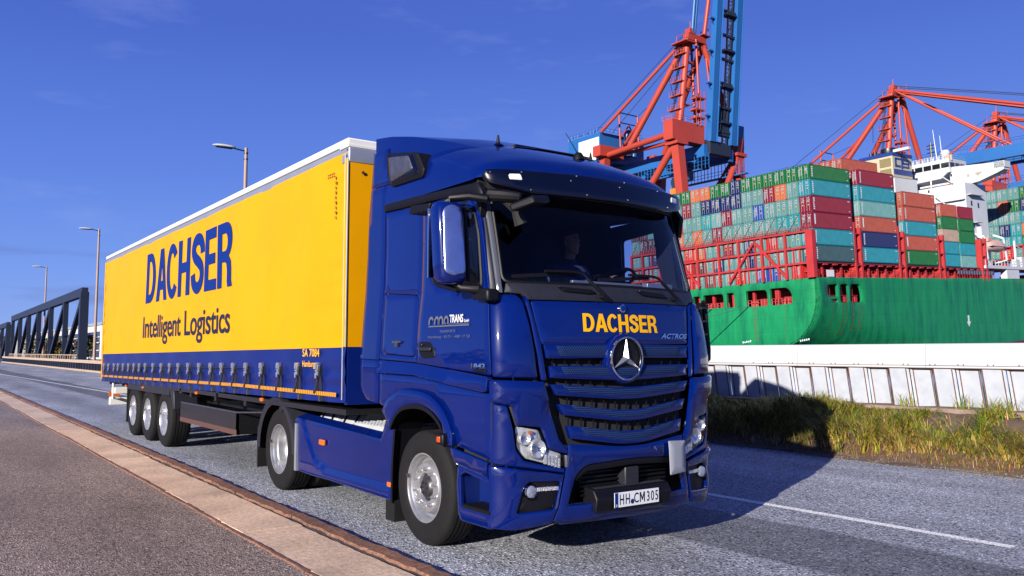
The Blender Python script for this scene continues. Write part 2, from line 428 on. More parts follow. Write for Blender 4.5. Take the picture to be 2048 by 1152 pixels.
CHROME = mat('chrome', (.85, .86, .9), .06, 1.0)
STEEL = mat('dull_steel', (.25, .25, .27), .4, .9, noise=(10, .3))
FRAME = mat('black_chassis_paint', (.009, .009, .012), .4, 0, .3, noise=(5, .3))
OXIDE = mat('brown_oxide_steel', (.10, .045, .035), .55)
ORANGE = mat('orange_lens', (.75, .15, .0), .15, 0, .5)
REDL = mat('red_lens', (.6, .01, .01), .15, 0, .6)
LAMPW = mat('lamp_reflector', (.92, .93, .96), .14, .75, bump=(30, .8))
LENS = glass('clear_lens', (.94, .95, .97), .9, .04)
WSGLASS = glass('tinted_windscreen_glass', (.58, .63, .78), .9, .02)
SIDEGLASS = glass('tinted_side_glass', (.78, .84, .92), .9, .04)
SEAT = mat('dark_seat_fabric', (.008, .012, .04), .9)
DASH = mat('dark_dashboard_plastic', (.010, .013, .035), .6)
SKIN = mat('skin', (.50, .27, .17), .5)
HAIR = mat('dark_hair', (.03, .02, .015), .7)
SHIRT = mat('blue_shirt', (.03, .05, .16), .85)
# ------------------------------------------------------------------ tractor unit
def lerpt(x, xs, ys):
    if x <= xs[0]: return ys[0]
    for i in range(1, len(xs)):
        if x <= xs[i]:
            t = (x-xs[i-1])/(xs[i]-xs[i-1]); return ys[i-1]+(ys[i]-ys[i-1])*t
    return ys[-1]
def tap(z): return lerpt(z, [1.6, 2.3, 2.7], [0, .045, .055])       # the cab narrows above the belt
def Fx(y, z):
    a = min(abs(y), 1.2499); r = max((a-1.0)/.25, 0)
    xc = lerpt(z, [.3, .5, .9, 1.2, 1.67, 2.15, 2.26, 3.05, 3.2, 3.4], [1.42, 1.45, 1.45, 1.41, 1.36, 1.31, 1.29, 1.08, 1.04, .97])
    k = lerpt(z, [.9, 1.2, 1.67, 2.1, 2.26, 3.05], [.142, .10, .075, .09, .115, .135])
    return xc-k*a*a-.12*(1-math.sqrt(1-r*r))
def P_F(y, z): return Vector((Fx(y, z), y*(1-tap(z)/1.25), z))
def mapF(y, z, d):
    e = .004
    dy = P_F(y+e, z)-P_F(y-e, z); dz = P_F(y, z+e)-P_F(y, z-e)
    return P_F(y, z)+dy.cross(dz).normalized()*d
def mapS(x, z, d):
    t = tap(z); return Vector((x-1.33*t*max(0, min(1, (x-.2)/.7)), -(1.25-t)-d, z))
TR = tag(empty('tractor_truck', (0, 0, 0)), 'dark blue tractor unit with yellow lettering on its nose pulling the yellow trailer', 'truck')
both = []          # parts of the near side that are repeated mirrored on the far side
def sp(name, poly, mats, rc=0, par=None, mir=True, **k):
    o = panel(name, rounded(poly, rc) if rc else poly, mapS, mats, par or TR, **k)
    if mir: both.append(o)
    return o
def fp(name, poly, mats, rc=0, par=None, mir=False, **k):
    o = panel(name, rounded(poly, rc) if rc else poly, mapF, mats, par or TR, **k)
    if mir: both.append(o)
    return o
def sym(half): return half+[(-y, z) for y, z in half[::-1]]

# dark inner body behind the panel gaps
m = MB(); m.box((-.78, -1.2, 1.27), (.98, 1.2, 2.08)); m.box((.66, -1.19, .80), (1.0, 1.19, 1.27)); m.box((.66, -1.0, .42), (1.0, 1.0, .80)); m.box((.98, -.95, .45), (1.14, .95, 2.1))
m.box((-.79, -1.17, 2.08), (-.72, 1.17, 3.25)); m.box((-.72, -1.15, 3.12), (.8, 1.15, 3.19))
m.box((-.72, -1.18, 2.08), (-.1, -1.14, 3.12)); m.box((-.72, 1.14, 2.08), (-.1, 1.18, 3.12))
m.build('cab_body', VOID, TR)
# interior
m = MB(); m.prism([(.62, 2.05), (1.04, 2.05), (1.08, 2.25), (.93, 2.33), (.7, 2.31), (.62, 2.2)], 1, -1.1, 1.1)
m.build('dashboard', DASH, TR, bevel=.03)
m = MB(); m.box((.96, -.28, 2.335), (1.0, .58, 2.36)); m.box((.90, .66, 2.33), (.98, 1.0, 2.38)); m.build('dash_reflection_strip', GREYALU, TR, bevel=.006)  # pale strips added for the white reflection along the windscreen base
def seat(y):
    m = MB(); m.box((-.25, y-.25, 1.9), (.28, y+.25, 2.05)); m.obox((-.3, y, 2.4), (.08, 0, .02), (0, .25, 0), (-.1, 0, .4)); m.obox((-.42, y, 2.9), (.05, 0, .01), (0, .15, 0), (-.02, 0, .11))
    return m.build('seat', SEAT, TR, bevel=.04)
seat(.5); seat(-.55)
for s_ in (1, -1):
    m = MB(); m.prism([(.70, 2.62), (.62, 3.1), (.84, 3.1), (.98, 2.25), (.84, 2.25)], 1, s_*1.08, s_*1.15); m.build('pillar_lining', DASH, TR)
m = MB(); ring = []
wc = Vector((.55, .62, 2.42)); wa = Vector((-.5, 0, .87)).normalized(); wu = Vector((0, 1, 0)); wv = wa.cross(wu)
m.path([wc+(wu*math.cos(t*math.pi/12)+wv*math.sin(t*math.pi/12))*.22 for t in range(25)], .017, 8)
for t in (0, math.pi, 1.5*math.pi): m.bar(wc, wc+(wu*math.cos(t)+wv*math.sin(t))*.22, .04, .02)
m.tube(wc, wc-wa*.3, .04, 10); m.build('steering_wheel', BLACKP, TR)

# ---- side panels (near side; mirrored below)
win = rounded([(.075, 2.93), (.085, 2.45), (.19, 2.33), (.57, 2.255), (1.0, 2.255), (1.0, 2.34), (.955, 2.71), (.88, 2.92), (.66, 2.975)], [.05, .05, .05, .03, .05, .05, .05, .08, .05])
door = [(-.065, 3.085), (-.065, 1.63), (1.145, 1.535), (1.10, 2.26), (.985, 2.8), (.90, 3.06), (.5, 3.10)]
D = sp('door', door, BLUE, [.01, .02, .03, .01, .1, .09, .1], holes=[win], bulge=lambda x, z: .012*math.sin(min(1, max(0, (z-1.5)/.75))*math.pi) )
def frame_loop(name, loop, mapf, w, h, mt, par, mir=False):
    P = [mapf(u, v, h) for u, v in loop]; m = MB(); m.path(P+[P[0]], w, 6); o = m.build(name, mt, par); return o
frame_loop('window_seal', win, mapS, .016, .0, BLACKP, D)
panel('door_window', inset(win, .004), mapS, SIDEGLASS, D, d=-.02, t=.005, grid=.3)
# handle bowl
hb = rounded([(-.02, 1.82), (.19, 1.815), (.26, 1.75), (.28, 1.675), (.05, 1.665), (-.02, 1.73)], .03)
panel('handle', hb, mapS, BLACKP, D, d=.016, t=.02, grid=.08)
m = MB(); m.box((.03, -1.285, 1.735), (.235, -1.262, 1.765)); m.tube((.06, -1.26, 1.79), (.06, -1.275, 1.79), .012, 10); m.build('handle_grip', GREYP, D, bevel=.008)
lettering('lettering', 'TRANS', (.515, 1.975, .745, 2.045), mapS, INKWHITE, D, .02, d=.021)
lettering('lettering', 'GmbH', (.76, 1.975, .84, 2.0), mapS, INKWHITE, D, .01, d=.021)
m = MB()    # cma mark: three round-topped letters over two rules
def ringstrip(cx, z0, r0, r1, a0, a1, zs=1.0, n=12):
    b = len(m.v)
    for i in range(n+1):
        t = rad(a0+(a1-a0)*i/n)
        for r in (r0, r1): m.v.append(tuple(mapS(cx+r*math.cos(t), z0+r*math.sin(t)*zs, .021)))
    for i in range(n): m.f.append((b+2*i, b+2*i+1, b+2*i+3, b+2*i+2)); m.m.append(0)
def rect(u0, v0, u1, v1):
    m.add([mapS(u, v, .021) for u, v in ((u0, v0), (u1, v0), (u1, v1), (u0, v1))], [(0, 1, 2, 3)])
for cx, legs in ((.185, (1,)), (.285, (1, 1)), (.36, (0, 1)), (.455, (1, 1))):
    ringstrip(cx, 1.995, .022, .045, 20 if legs == (1,) else 0, 180)
    rect(cx-.045, 1.965, cx-.022, 1.996)
    if len(legs) > 1: rect(cx+.022, 1.965, cx+.045, 1.996)
rect(.4, 1.965, .455, 1.978)
rect(.5, 1.962, .845, 1.967); rect(.145, 1.945, .845, 1.956)
m.build('company_mark', INKGREY, D, smooth=0, recalc=False)
lettering('lettering', 'TRANSPORTE', (.35, 1.893, .62, 1.915), mapS, INKGREY, D, .0, d=.021)
lettering('lettering', 'Hamburg - 0171 - 480 17 52', (.15, 1.84, .86, 1.868), mapS, INKGREY, D, .0, d=.021)
lettering('number_badge', '1842', (.88, 1.592, 1.09, 1.632), mapS, CHROME, D, .03, d=.02)
rect_b = rounded([(.91, 1.565), (1.09, 1.56), (1.09, 1.583), (.91, 1.588)], .005); panel('badge', rect_b, mapS, BLACKP, D, d=.016, t=.01, grid=.2, r=.002)

locker = rounded([(-.81, 2.30), (-.115, 2.245), (-.105, 1.685), (-.80, 1.715)], .05)
sp('cab_side', [(-.825, 3.12), (-.825, 1.655), (-.075, 1.63), (-.075, 3.085)], BLUE, .01, holes=[inset(locker, -.008)])
LK = sp('locker_door', locker, BLUE, d=.002)
m = MB(); m.box((-.52, -1.268, 1.81), (-.36, -1.25, 1.83)); m.box((-.46, -1.27, 1.775), (-.42, -1.25, 1.81)); m.build('lock', STEEL, LK)
# belt step below door, lower cab, arch flare, step panels
belt = lambda x, z: .032*max(0, min(1, (x+.2)/1.1))*(1 if z > 1.38 else 0)
def mapBelt(x, z, d): return mapS(x, z, d+.05*max(0, min(1, (1.6-z)/.1)))
both.append(panel('belt_panel', rounded([(-.825, 1.645), (-.825, 1.525), (-.05, 1.515), (.58, 1.45), (1.09, 1.405), (1.145, 1.42), (1.145, 1.525), (-.05, 1.62)], .01), mapBelt, BLUE, TR, t=.05))
arcO = [(-.69, 1.16), (-.6, 1.26), (-.47, 1.325), (-.29, 1.37), (-.03, 1.375), (.2, 1.345), (.37, 1.28), (.51, 1.17), (.6, 1.03)]
arcI = [(-.50, 1.0), (-.39, 1.13), (-.26, 1.21), (-.05, 1.245), (.13, 1.24), (.3, 1.19), (.44, 1.1), (.475, 1.0), (.485, .93)]
sp('lower_cab_panel', [(-.825, 1.515), (-.825, 1.225), (-.73, 1.205)]+smoothpts([(-.70, 1.17)]+arcO[1:], 3)+[(.64, .94), (1.14, .87), (1.14, 1.395), (.58, 1.44), (-.05, 1.505)], BLUE)
def mapArch(x, z, d): return mapS(x, z, d+.045)
flare = smoothpts(arcO, 3)+[(.60, .94), (.49, .93)]+smoothpts(arcI, 3)[::-1]
both.append(panel('wheel_arch', flare, mapArch, BLUE, TR, t=.09, r=.02, grid=.07))
m = MB(); A = smoothpts(arcI, 3); m.ribbon([(x, -1.29, z-.01) for x, z in A], (0, .34, 0)); m.ribbon([(x, -1.30, z-.03) for x, z in A], (0, 0, .04))
o = m.build('arch_lip', BLACKP, TR); both.append(o)
m = MB(); m.box((.455, -1.345, .94), (.56, -1.24, 1.035)); o = m.build('turn_signal', BLACKP, TR, bevel=.015); both.append(o)
m = MB(); m.box((.468, -1.352, .962), (.522, -1.335, 1.012)); m.build('lens', mat('signal_lens', (.55, .07, .004), .15, 0, .5), o, bevel=.006)
both.append(panel('upper_step_panel', [(.60, .93), (1.145, .86), (1.145, .845), (1.09, .72), (.66, .79), (.625, .86)], lambda x, z, d: mapS(x, z, d+.05*max(0, min(1, (z-.72)/.12))), BLUE, TR, r=.01))
sp('lower_step_panel', [(.645, .78), (.63, .60), (.66, .375), (.70, .335), (1.145, .335), (1.145, .715), (1.08, .725)], BLUE, [.02]*7,
   holes=[rounded([(.70, .46), (.69, .70), (.76, .735), (1.0, .70), (1.13, .69), (1.13, .46)], .02)])
m = MB(); m.box((.68, -1.24, .445), (1.14, -1.02, .462)); m.box((.68, -1.05, .46), (1.14, -1.03, .76)); m.box((.672, -1.24, .44), (.684, -1.03, .76)); m.box((.68, -1.24, .745), (1.14, -1.03, .76)); o = m.build('step_well', BLUE2, TR); both.append(o)
m = MB(); m.box((.74, -1.262, .448), (1.14, -1.06, .474))
for i in range(12): m.box((.755+i*.032, -1.255, .474), (.772+i*.032, -1.07, .482))
o = m.build('step', BLACKP, TR); both.append(o)
m = MB()
for i in range(3): m.box((1.0+i*.04, -1.052, .60+.02*(2-i)), (1.035+i*.04, -1.046, .68))
m.build('label_plate', INKWHITE, TR)
# cab corner gap fin between side and nose
m = MB(); m.box((1.115, -1.243, .36), (1.15, -1.19, 1.5)); o = m.build('corner_gap', VOID, TR); both.append(o)
# tall fairing at the back edge of the cab
fz = [(-1.075, 3.93), (-1.10, 3.79), (-1.155, 3.40), (-1.195, 3.14), (-1.245, 2.2), (-1.25, 1.66)]
sp('side_fairing', [(-.835, 3.385), (-1.15, 3.405)]+fz[3:]+[(-1.25, 1.655), (-.835, 1.65)], BLUE, d=.004)
sp('side_fairing', [(-.79, 3.77), (-1.095, 3.795), (-1.15, 3.41), (-.72, 3.40), (-.79, 3.62)], BLUE, d=.004)
sp('side_fairing', [(-.835, 1.64), (-1.25, 1.65), (-1.24, 1.36), (-1.08, 1.245), (-.835, 1.225)], BLUE, d=.004)
# gutter strip
strip = [(-.825, 3.20), (-.3, 3.19), (.16, 3.175), (.95, 3.145), (1.02, 3.05), (.985, 2.86), (.93, 2.98), (.86, 3.075), (.16, 3.10), (-.825, 3.125)]
sp('gutter_strip', strip, BLACKP, d=.02, t=.06, r=.012)
# roof
prof = smoothpts([(1.075, 3.22), (1.06, 3.30), (1.01, 3.385), (.90, 3.455), (.7, 3.545), (.45, 3.64), (.2, 3.715), (-.1, 3.765), (-.5, 3.79), (-.86, 3.80)], 3)
m = MB(); NY = 28; P = len(prof)
for i in range(NY+1):
    th = -math.pi/2+math.pi*i/NY; y = 1.198*math.sin(th); q = abs(y)/1.198
    r_ = max((abs(y)-.96)/.25, 0)
    for x0, z0 in prof:
        w = max(0, min(1, (x0+.1)/.9)); x = x0-(.14*y*y+.12*(1-math.sqrt(max(0, 1-r_*r_))))*w
        zz = 3.185+(z0-3.185)*max(0, 1-q**3.2)**(1/3.2); yy = y if z0 > 3.0 else y
        m.v.append((x, yy, zz))
for i in range(NY):
    for k in range(P-1): m.f.append((i*P+k, i*P+k+1, (i+1)*P+k+1, (i+1)*P+k)); m.m.append(0)
m.build('roof', BLUE, TR, smooth=50)
# roof deflector
def zroof(x, y):
    z0 = lerpt(-x, [-p[0] for p in prof], [p[1] for p in prof]); q = min(1, abs(y)/1.198)
    return 3.185+(z0-3.185)*max(0, 1-q**3.2)**(1/3.2)
m = MB(); NX, NY = 18, 20
for i in range(NX+1):
    x = -1.075+1.475*i/NX; t_ = i/NX; w = 1.185-.36*t_**2.2
    zs_ = lerpt(x, [-1.075, -.75, -.38, 0, .4], [3.925, 3.885, 3.815, 3.715, 3.585]); zc_ = lerpt(x, [-1.075, -.75, -.38, 0, .4], [3.945, 3.93, 3.885, 3.81, 3.67])
    zlo = min(3.79-.15*(x+1.1)/1.5, zroof(max(x, -.85), w)-.04)
    m.v.append((x, -w, zlo))
    for j in range(NY+1):
        q = -1+2*j/NY; m.v.append((x, w*q, zs_+(zc_-zs_)*(1-abs(q)**2.6)))
    m.v.append((x, w, zlo))
K_ = NY+3
for i in range(NX):
    for j in range(K_-1): m.f.append((i*K_+j, i*K_+j+1, (i+1)*K_+j+1, (i+1)*K_+j)); m.m.append(0)
m.build('roof_deflector', BLUE, TR, smooth=40)
m = MB(); m.box((-1.0, -1.15, 3.1), (-.8, 1.15, 3.74)); m.build('deflector_stay', FRAME, TR)
# air intake on the roof side
fr = sp('air_intake', [(-.80, 3.70), (-.78, 3.715), (-.20, 3.615), (-.15, 3.60), (-.02, 3.42), (-.05, 3.35), (-.66, 3.355), (-.73, 3.40)], BLACKP, .02, d=.02, t=.3)
o = panel('intake_rim', rounded([(-.75, 3.69), (-.24, 3.605), (-.12, 3.41), (-.16, 3.385), (-.66, 3.37), (-.70, 3.42)], .03), mapS, NAVYG, fr, d=.035, t=.05, r=.02)
panel('intake_mesh', rounded([(-.70, 3.655), (-.29, 3.595), (-.20, 3.45), (-.64, 3.40)], .03), mapS, STEEL, fr, d=.042, t=.04, r=.004)
for o in list(both): mirror(o, TR)
# door handle and lettering on the far door are the same apart from mirrored print: drop the print
for ob in list(TR.children):
    if ob.name.startswith('door') and ob.scale.y < 0:
        for ch in list(ob.children):
            if ch.name.split('.')[0] in ('lettering', 'company_mark', 'number_badge'): bpy.data.objects.remove(ch)

# ---- nose
wsO = rounded(sym([(-1.135, 3.09), (-1.15, 2.295)]), [.05, .06, .06, .05])
wsg = fp('windscreen', wsO, WSGLASS, t=.006, r=.004, grid=.12)
m = MB(); Pp = [mapF(u, v, .0) for u, v in dens(wsO, .1)]; m.path(Pp+[Pp[0]], .014, 6); m.build('windscreen_seal', BLACKP, wsg)
fp('pillar_trim', [(-1.15, 3.06), (-1.162, 2.205), (-1.20, 2.20), (-1.19, 3.06)], mat('pillar_gloss', (.10, .105, .13), .16, .3, .6), d=.012, mir=False)
fp('pillar_trim', [(-1.194, 3.06), (-1.204, 2.20), (-1.246, 2.20), (-1.242, 3.06)], GREYP, d=.006)
fp('pillar_trim', [(1.15, 3.06), (1.162, 2.205), (1.246, 2.20), (1.242, 3.06)], GREYP, d=.006)
cw = fp('scuttle_panel', sym([(-1.13, 2.292), (-1.15, 2.205), (-1.02, 2.195), (-.965, 2.15), (0, 2.16)])[:-1] if False else [(-1.13, 2.285), (-1.15, 2.205), (-1.02, 2.195), (-.965, 2.15), (0, 2.155), (.965, 2.16), (1.02, 2.195), (1.15, 2.205), (1.13, 2.285)], GREYP, .01, d=.012)
for y0 in (-.68, .22):
    o = fp('cleaning_handle', [(y0, 2.262), (y0+.34, 2.248), (y0+.38, 2.225), (y0+.32, 2.21), (y0+.06, 2.222)], BLACKP, .012, par=cw, d=.035, t=.03, r=.01)
hood = fp('front_flap', [(-.945, 2.14), (0, 2.148), (.945, 2.155), (.905, 1.98), (.855, 1.80), (-.865, 1.785), (-.91, 1.96)], BLUE, .02, d=.012, r=.008)
big_letters('DACHSER', (-.455, 1.893, .42, 2.047), mapF, INKYEL, hood, d=.0185)
lettering('model_badge', 'ACTROS', (.46, 1.843, .83, 1.888), mapF, CHROME, hood, .02, d=.022, slant=.03)
m = MB(); m.lathe([(0, .03), (.028, .03), (.036, .024), (.04, 0)], mapF(-.01, 2.10, .01), 0, 24, [0, 0, 0]); bd = m.build('bonnet_badge', CHROME, hood)
m = MB(); m.lathe([(0, .033), (.026, .032)], mapF(-.01, 2.10, .01), 0, 24); m.build('badge_disc', INKBLUE, hood)
# rails and corner panels
for s in (1, -1):
    S_ = lambda L: [(s*y, z) for y, z in L]
    fp('grille_rail', S_([(-1.01, 2.185), (-.96, 2.14), (-.915, 1.95), (-.87, 1.775), (-.83, 1.50), (-.875, 1.495), (-.955, 1.96), (-.99, 2.11)]), BLUE, .01, d=.018, r=.012)
    fp('corner_panel', S_([(-1.24, 2.185), (-1.07, 2.185), (-1.02, 2.13), (-.98, 1.94), (-.915, 1.515), (-1.24, 1.525)]), BLUE, .02, d=.02, r=.014, bulge=lambda y, z: .02*math.sin(max(0, min(1, (z-1.5)/.7))*math.pi))
    fp('air_gap', S_([(-1.03, 2.16), (-.98, 2.12), (-.89, 1.49), (-.93, 1.49), (-.99, 1.93)]), VOID, d=-.03, t=.05)
    mid = [(-1.245, 1.505), (-.87, 1.485), (-.835, 1.33), (-.74, 1.02), (-.66, .935), (-.67, .905), (-.835, .955), (-.87, 1.075), (-.895, 1.125), (-1.10, 1.15), (-1.135, 1.30), (-1.245, 1.325)]
    fp('cheek_panel', S_(mid), BLUE, [.02]*12, d=.016, r=.016, bulge=lambda y, z: .035*max(0, min(1, (z-1.28)/.06)))
    fp('cheek_gap', S_([(-1.15, 1.30), (-1.10, 1.14), (-1.07, 1.14), (-1.12, 1.30)]), VOID, d=-.02, t=.05)
    fp('lower_corner_panel', S_([(-1.245, 1.315), (-1.165, 1.30), (-1.12, 1.10), (-1.10, .955), (-1.04, .868), (-.83, .815), (-.695, .79), (-.695, .755), (-1.245, .845)]), BLUE, .01, d=.008, r=.01)
    fogh = rounded(S_([(-1.045, .655), (-1.0, .705), (-.735, .695), (-.785, .475), (-1.095, .46)]), .025)
    fp('bumper_corner', S_([(-1.246, .835), (-.705, .745), (-.755, .50), (-.80, .365), (-1.10, .33), (-1.246, .345)]), BLUE, [.01, .01, .01, .02, .02, .01], d=.02, r=.012, holes=[fogh], bulge=lambda y, z: .03*max(0, 1-abs(z-.79)/.06))
    fb = fp('fog_bezel', inset(fogh, -.004), BLACKP, d=-.012, t=.02, r=.004)
    c = mapF(s*-.985, .625, -.004)
    m = MB(); m.lathe([(0, .028), (.03, .03), (.046, .022), (.052, .0)], c, 0, 24); m.build('fog_lamp', FOGL, fb)
    m = MB(); m.lathe([(.05, -.02), (.06, .02), (.066, .0), (.06, -.03)], c, 0, 24); m.build('fog_lamp_ring', CHROME, fb)
    for i in range(6):
        m = MB(); p = mapF(s*(-.92+i*.031), .640, .0); m.box(p-Vector((.02, .012, .014)), p+Vector((.008, .012, .014))); m.build('daylight_led', LAMPW, fb)
    # headlight
    hl = rounded(S_([(-1.10, 1.135), (-.895, 1.10), (-.855, .99), (-.82, .945), (-.70, .905), (-.70, .805), (-.83, .83), (-1.03, .885), (-1.085, .965)]), .02)
    H = fp('headlight', hl, mat('headlight_tub', (.70, .72, .76), .22, .6, bump=(14, .8)), d=-.055, t=.05, r=.004)
    panel('headlight_lens', hl, mapF, LENS, H, d=.006, t=.012, r=.012, grid=.1)
    for (y, z, rr) in ((-.925, .955, .072), (-1.035, 1.04, .05)):
        c = mapF(s*y, z, -.045)
        m = MB(); m.lathe([(0, .0), (rr*.35, .006), (rr*.8, .03), (rr, .042), (rr*1.06, .036), (rr*1.1, 0)], c, 0, 28); m.build('reflector', LAMPW, H)
        m = MB(); m.lathe([(0, .035), (rr*.2, .03), (rr*.28, .0)], c, 0, 16); m.build('bulb', CHROME, H)
    for i in range(5):
        m = MB(); p = mapF(s*(-.85+i*.028), .872-.009*i, -.03); m.box(p-Vector((.014, .009, .04)), p+Vector((.016, .009, .036))); m.build('turn_bar', LAMPW, H)
    m = MB(); p = mapF(s*-.98, 1.085, -.03); m.box(p-Vector((.01, .02, .01)), p+Vector((.012, .02, .012))); m.build('turn_bulb', ORANGE, H)
    fp('washer_cover', S_([(-.69, .898), (-.655, .892), (-.662, .80), (-.69, .80)]), STEEL, .006, d=.014, r=.004)

# grille
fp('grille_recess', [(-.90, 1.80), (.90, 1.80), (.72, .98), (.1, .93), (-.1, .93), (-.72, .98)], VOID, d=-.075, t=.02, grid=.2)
def meshmat():
    m_ = bpy.data.materials.new('grille_mesh'); m_.use_nodes = True; t = m_.node_tree; b = t.nodes['Principled BSDF']
    b.inputs['Roughness'].default_value = .5; b.inputs['Specular IOR Level'].default_value = .12
    tcn = t.nodes.new('ShaderNodeTexCoord'); mpn = t.nodes.new('ShaderNodeMapping'); mpn.inputs['Scale'].default_value = (1, 1, 1); t.links.new(tcn.outputs['Object'], mpn.inputs[0])
    sep = t.nodes.new('ShaderNodeSeparateXYZ'); t.links.new(mpn.outputs[0], sep.inputs[0])
    cmb = t.nodes.new('ShaderNodeCombineXYZ'); t.links.new(sep.outputs['Y'], cmb.inputs[0]); t.links.new(sep.outputs['Z'], cmb.inputs[1])
    br = t.nodes.new('ShaderNodeTexBrick'); br.inputs['Scale'].default_value = 1; br.inputs['Brick Width'].default_value = .024; br.inputs['Row Height'].default_value = .0165
    br.inputs['Mortar Size'].default_value = .0040; br.inputs['Mortar Smooth'].default_value = .3
    br.inputs['Color1'].default_value = (.0015, .002, .006, 1); br.inputs['Color2'].default_value = (.0015, .002, .006, 1); br.inputs['Mortar'].default_value = (.012, .034, .13, 1)
    t.links.new(cmb.outputs[0], br.inputs['Vector']); t.links.new(br.outputs[0], b.inputs['Base Color'])
    bp = t.nodes.new('ShaderNodeBump'); bp.inputs['Strength'].default_value = .9; bp.inputs['Distance'].default_value = .006; t.links.new(br.outputs[1], bp.inputs['Height']); t.links.new(bp.outputs[0], b.inputs['Normal'])
    return m_
GM = meshmat()
slats = [(.845, .825, 1.785, 1.795, 1.672, 1.675), (.80, .795, 1.612, 1.61, 1.515, 1.485), (.80, .75, 1.465, 1.425, 1.375, 1.325), (.735, .69, 1.305, 1.235, 1.215, 1.145), (.66, .635, 1.13, 1.06, 1.025, .955)]
for i, (w0, w1, zt, zct, zb, zcb) in enumerate(slats):
    poly = [(-w0, zt), (-.12, zct), (.12, zct), (w0, zt), (w1, zb), (.12, zcb), (-.12, zcb), (-w1, zb)]
    S = fp('grille_slat', poly, BLUE, [.008, .1, .1, .008, .01, .1, .1, .01], d=.012, r=.006, t=.05)
    a, b_ = w0-.11, w1-.13
    k = .72 if i else .85
    mp_ = [(-a, zt-.012), (-.10, zct-.014), (.10, zct-.014), (a, zt-.012), (b_, zt+(zb-zt)*k), (.10, zct+(zcb-zct)*k), (-.10, zct+(zcb-zct)*k), (-b_, zt+(zb-zt)*k)]
    panel('slat_mesh', mp_, mapF, GM, S, d=.0165, t=.006, r=.002)
    if i < 4:
        zn = slats[i+1]
        for q in range(-6, 7):
            if i < 2 and abs(q) < 2: continue
            y = q*.125; f_ = abs(y)/w1
            if f_ > .93: continue
            za = zcb+(zb-zcb)*f_-.005; zc_ = zn[3]+(zn[2]-zn[3])*f_+.005
            if za-zc_ < .02: continue
            m = MB(); p = mapF(y, (za+zc_)/2, -.035); m.box(p-Vector((.006, .004, (za-zc_)/2)), p+Vector((.006, .004, (za-zc_)/2))); m.build('grille_rib', BLACKP, TR)
# emblem: ring and three-pointed star
ec = mapF(0, 1.668, .02)+Vector((0, -.02, 0))
m = MB(); m.lathe([(.215, -.06), (.22, -.01), (.211, .012), (.195, .02), (.186, .012)], ec, 0, 48); EM = m.build('emblem', BLUE, TR)
m = MB(); m.lathe([(.168, .015), (.173, .032), (.181, .036), (.189, .03), (.194, .01)], ec, 0, 48); m.build('emblem_ring', CHROME, EM)
m = MB(); m.lathe([(0, .0), (.171, .004)], ec, 0, 48); m.build('emblem_disc', BLACKP, EM)
m = MB()
for k in range(3):
    t = math.pi/2+k*2*math.pi/3
    tip = Vector((0, math.cos(t), math.sin(t)))*.176; l = Vector((0, math.cos(t+math.pi/3), math.sin(t+math.pi/3)))*.034; r2 = Vector((0, math.cos(t-math.pi/3), math.sin(t-math.pi/3)))*.034
    X = Vector((1, 0, 0)); b = len(m.v)
    m.v += [tuple(ec+X*.05), tuple(ec+tip+X*.02), tuple(ec+l+X*.012), tuple(ec+r2+X*.012)]
    m.f += [(b, b+1, b+2), (b, b+3, b+1)]; m.m += [0, 0]
m.build('emblem_star', SILVER, EM, smooth=0)

# bumper centre
cut = rounded([(-.67, .495), (-.60, .73), (-.50, .81), (-.1, .835), (.1, .835), (.50, .81), (.60, .74), (.67, .505)], [.02, .05, .06, .1, .1, .06, .05, .02])
BC = fp('bumper', [(-.655, .985), (-.12, .935), (.12, .935), (.655, .985), (.69, .75), (.745, .50), (.785, .38), (.5, .365), (.3, .395), (-.3, .395), (-.5, .365), (-.785, .375), (-.745, .50), (-.69, .745)], BLUE, [.01, .08, .08, .01, .01, .01, .02, .02, .02, .02, .02, .02, .01, .01], d=.014, r=.010, holes=[cut])
m = MB()
for k in range(7): m.box((1.30, -.5, .54+k*.036), (1.335, .5, .556+k*.036))
m.box((1.24, -.66, .48), (1.25, .66, .83)); m.build('radiator_louvre', BLACKP, BC)
fp('air_duct_lip', [(-.60, .735), (-.50, .805), (-.1, .83), (.1, .83), (.50, .805), (.60, .745), (.585, .70), (.48, .755), (0, .78), (-.48, .755), (-.585, .69)], BLACKP, .01, d=-.004, t=.06)
m = MB(); m.box((1.28, -.06, .58), (1.415, .10, .76)); m.build('radar_sensor', GREYP, BC, bevel=.012)
m = MB(); m.prism([(1.30, .44), (1.465, .42), (1.485, .53), (1.44, .60), (1.30, .62)], 1, -.44, .42); stp = m.build('bumper_step', BLACKP, BC, bevel=.012)
m = MB()
for i in range(22): m.box((1.37, -.40+i*.036, .605), (1.44, -.385+i*.036, .612))
m.build('step_tread', GREYP, BC)
m = MB(); m.box((1.484, -.265, .425), (1.492, .255, .575)); pl = m.build('plate_holder', BLACKP, BC, bevel=.003)
m = MB(); m.box((1.490, -.26, .448), (1.497, .25, .568)); np_ = m.build('number_plate', INKWHITE, TR, bevel=.002)
def mapP(y, z, d): return Vector((1.497+d, y, z))
m = MB(); m.box((1.4965, -.259, .449), (1.498, -.222, .567)); m.build('country_band', INKBLUE, np_)
lettering('lettering', 'D', (-.248, .455, -.232, .475), mapP, INKWHITE, np_, .02, d=.0016)
for (tx, a, b_) in (('HH', -.205, -.092), ('C', -.043, .010), ('305', .105, .238)): lettering('lettering', tx, (a, .468, b_, .552), mapP, INKBLACK, np_, .012, d=.0012, spacing=1.25, split=2)
big_letters('M', (.022, .468, .082, .552), mapP, INKBLACK, np_, d=.0012)
m = MB(); m.lathe([(0, .0015), (.016, .0015)], (1.497, -.063, .485), 0, 20); m.build('plate_seal', INKBLUE, np_)
m = MB(); m.lathe([(.016, .0018), (.021, .0018)], (1.497, -.063, .485), 0, 20); m.build('plate_seal_ring', STEEL, np_)
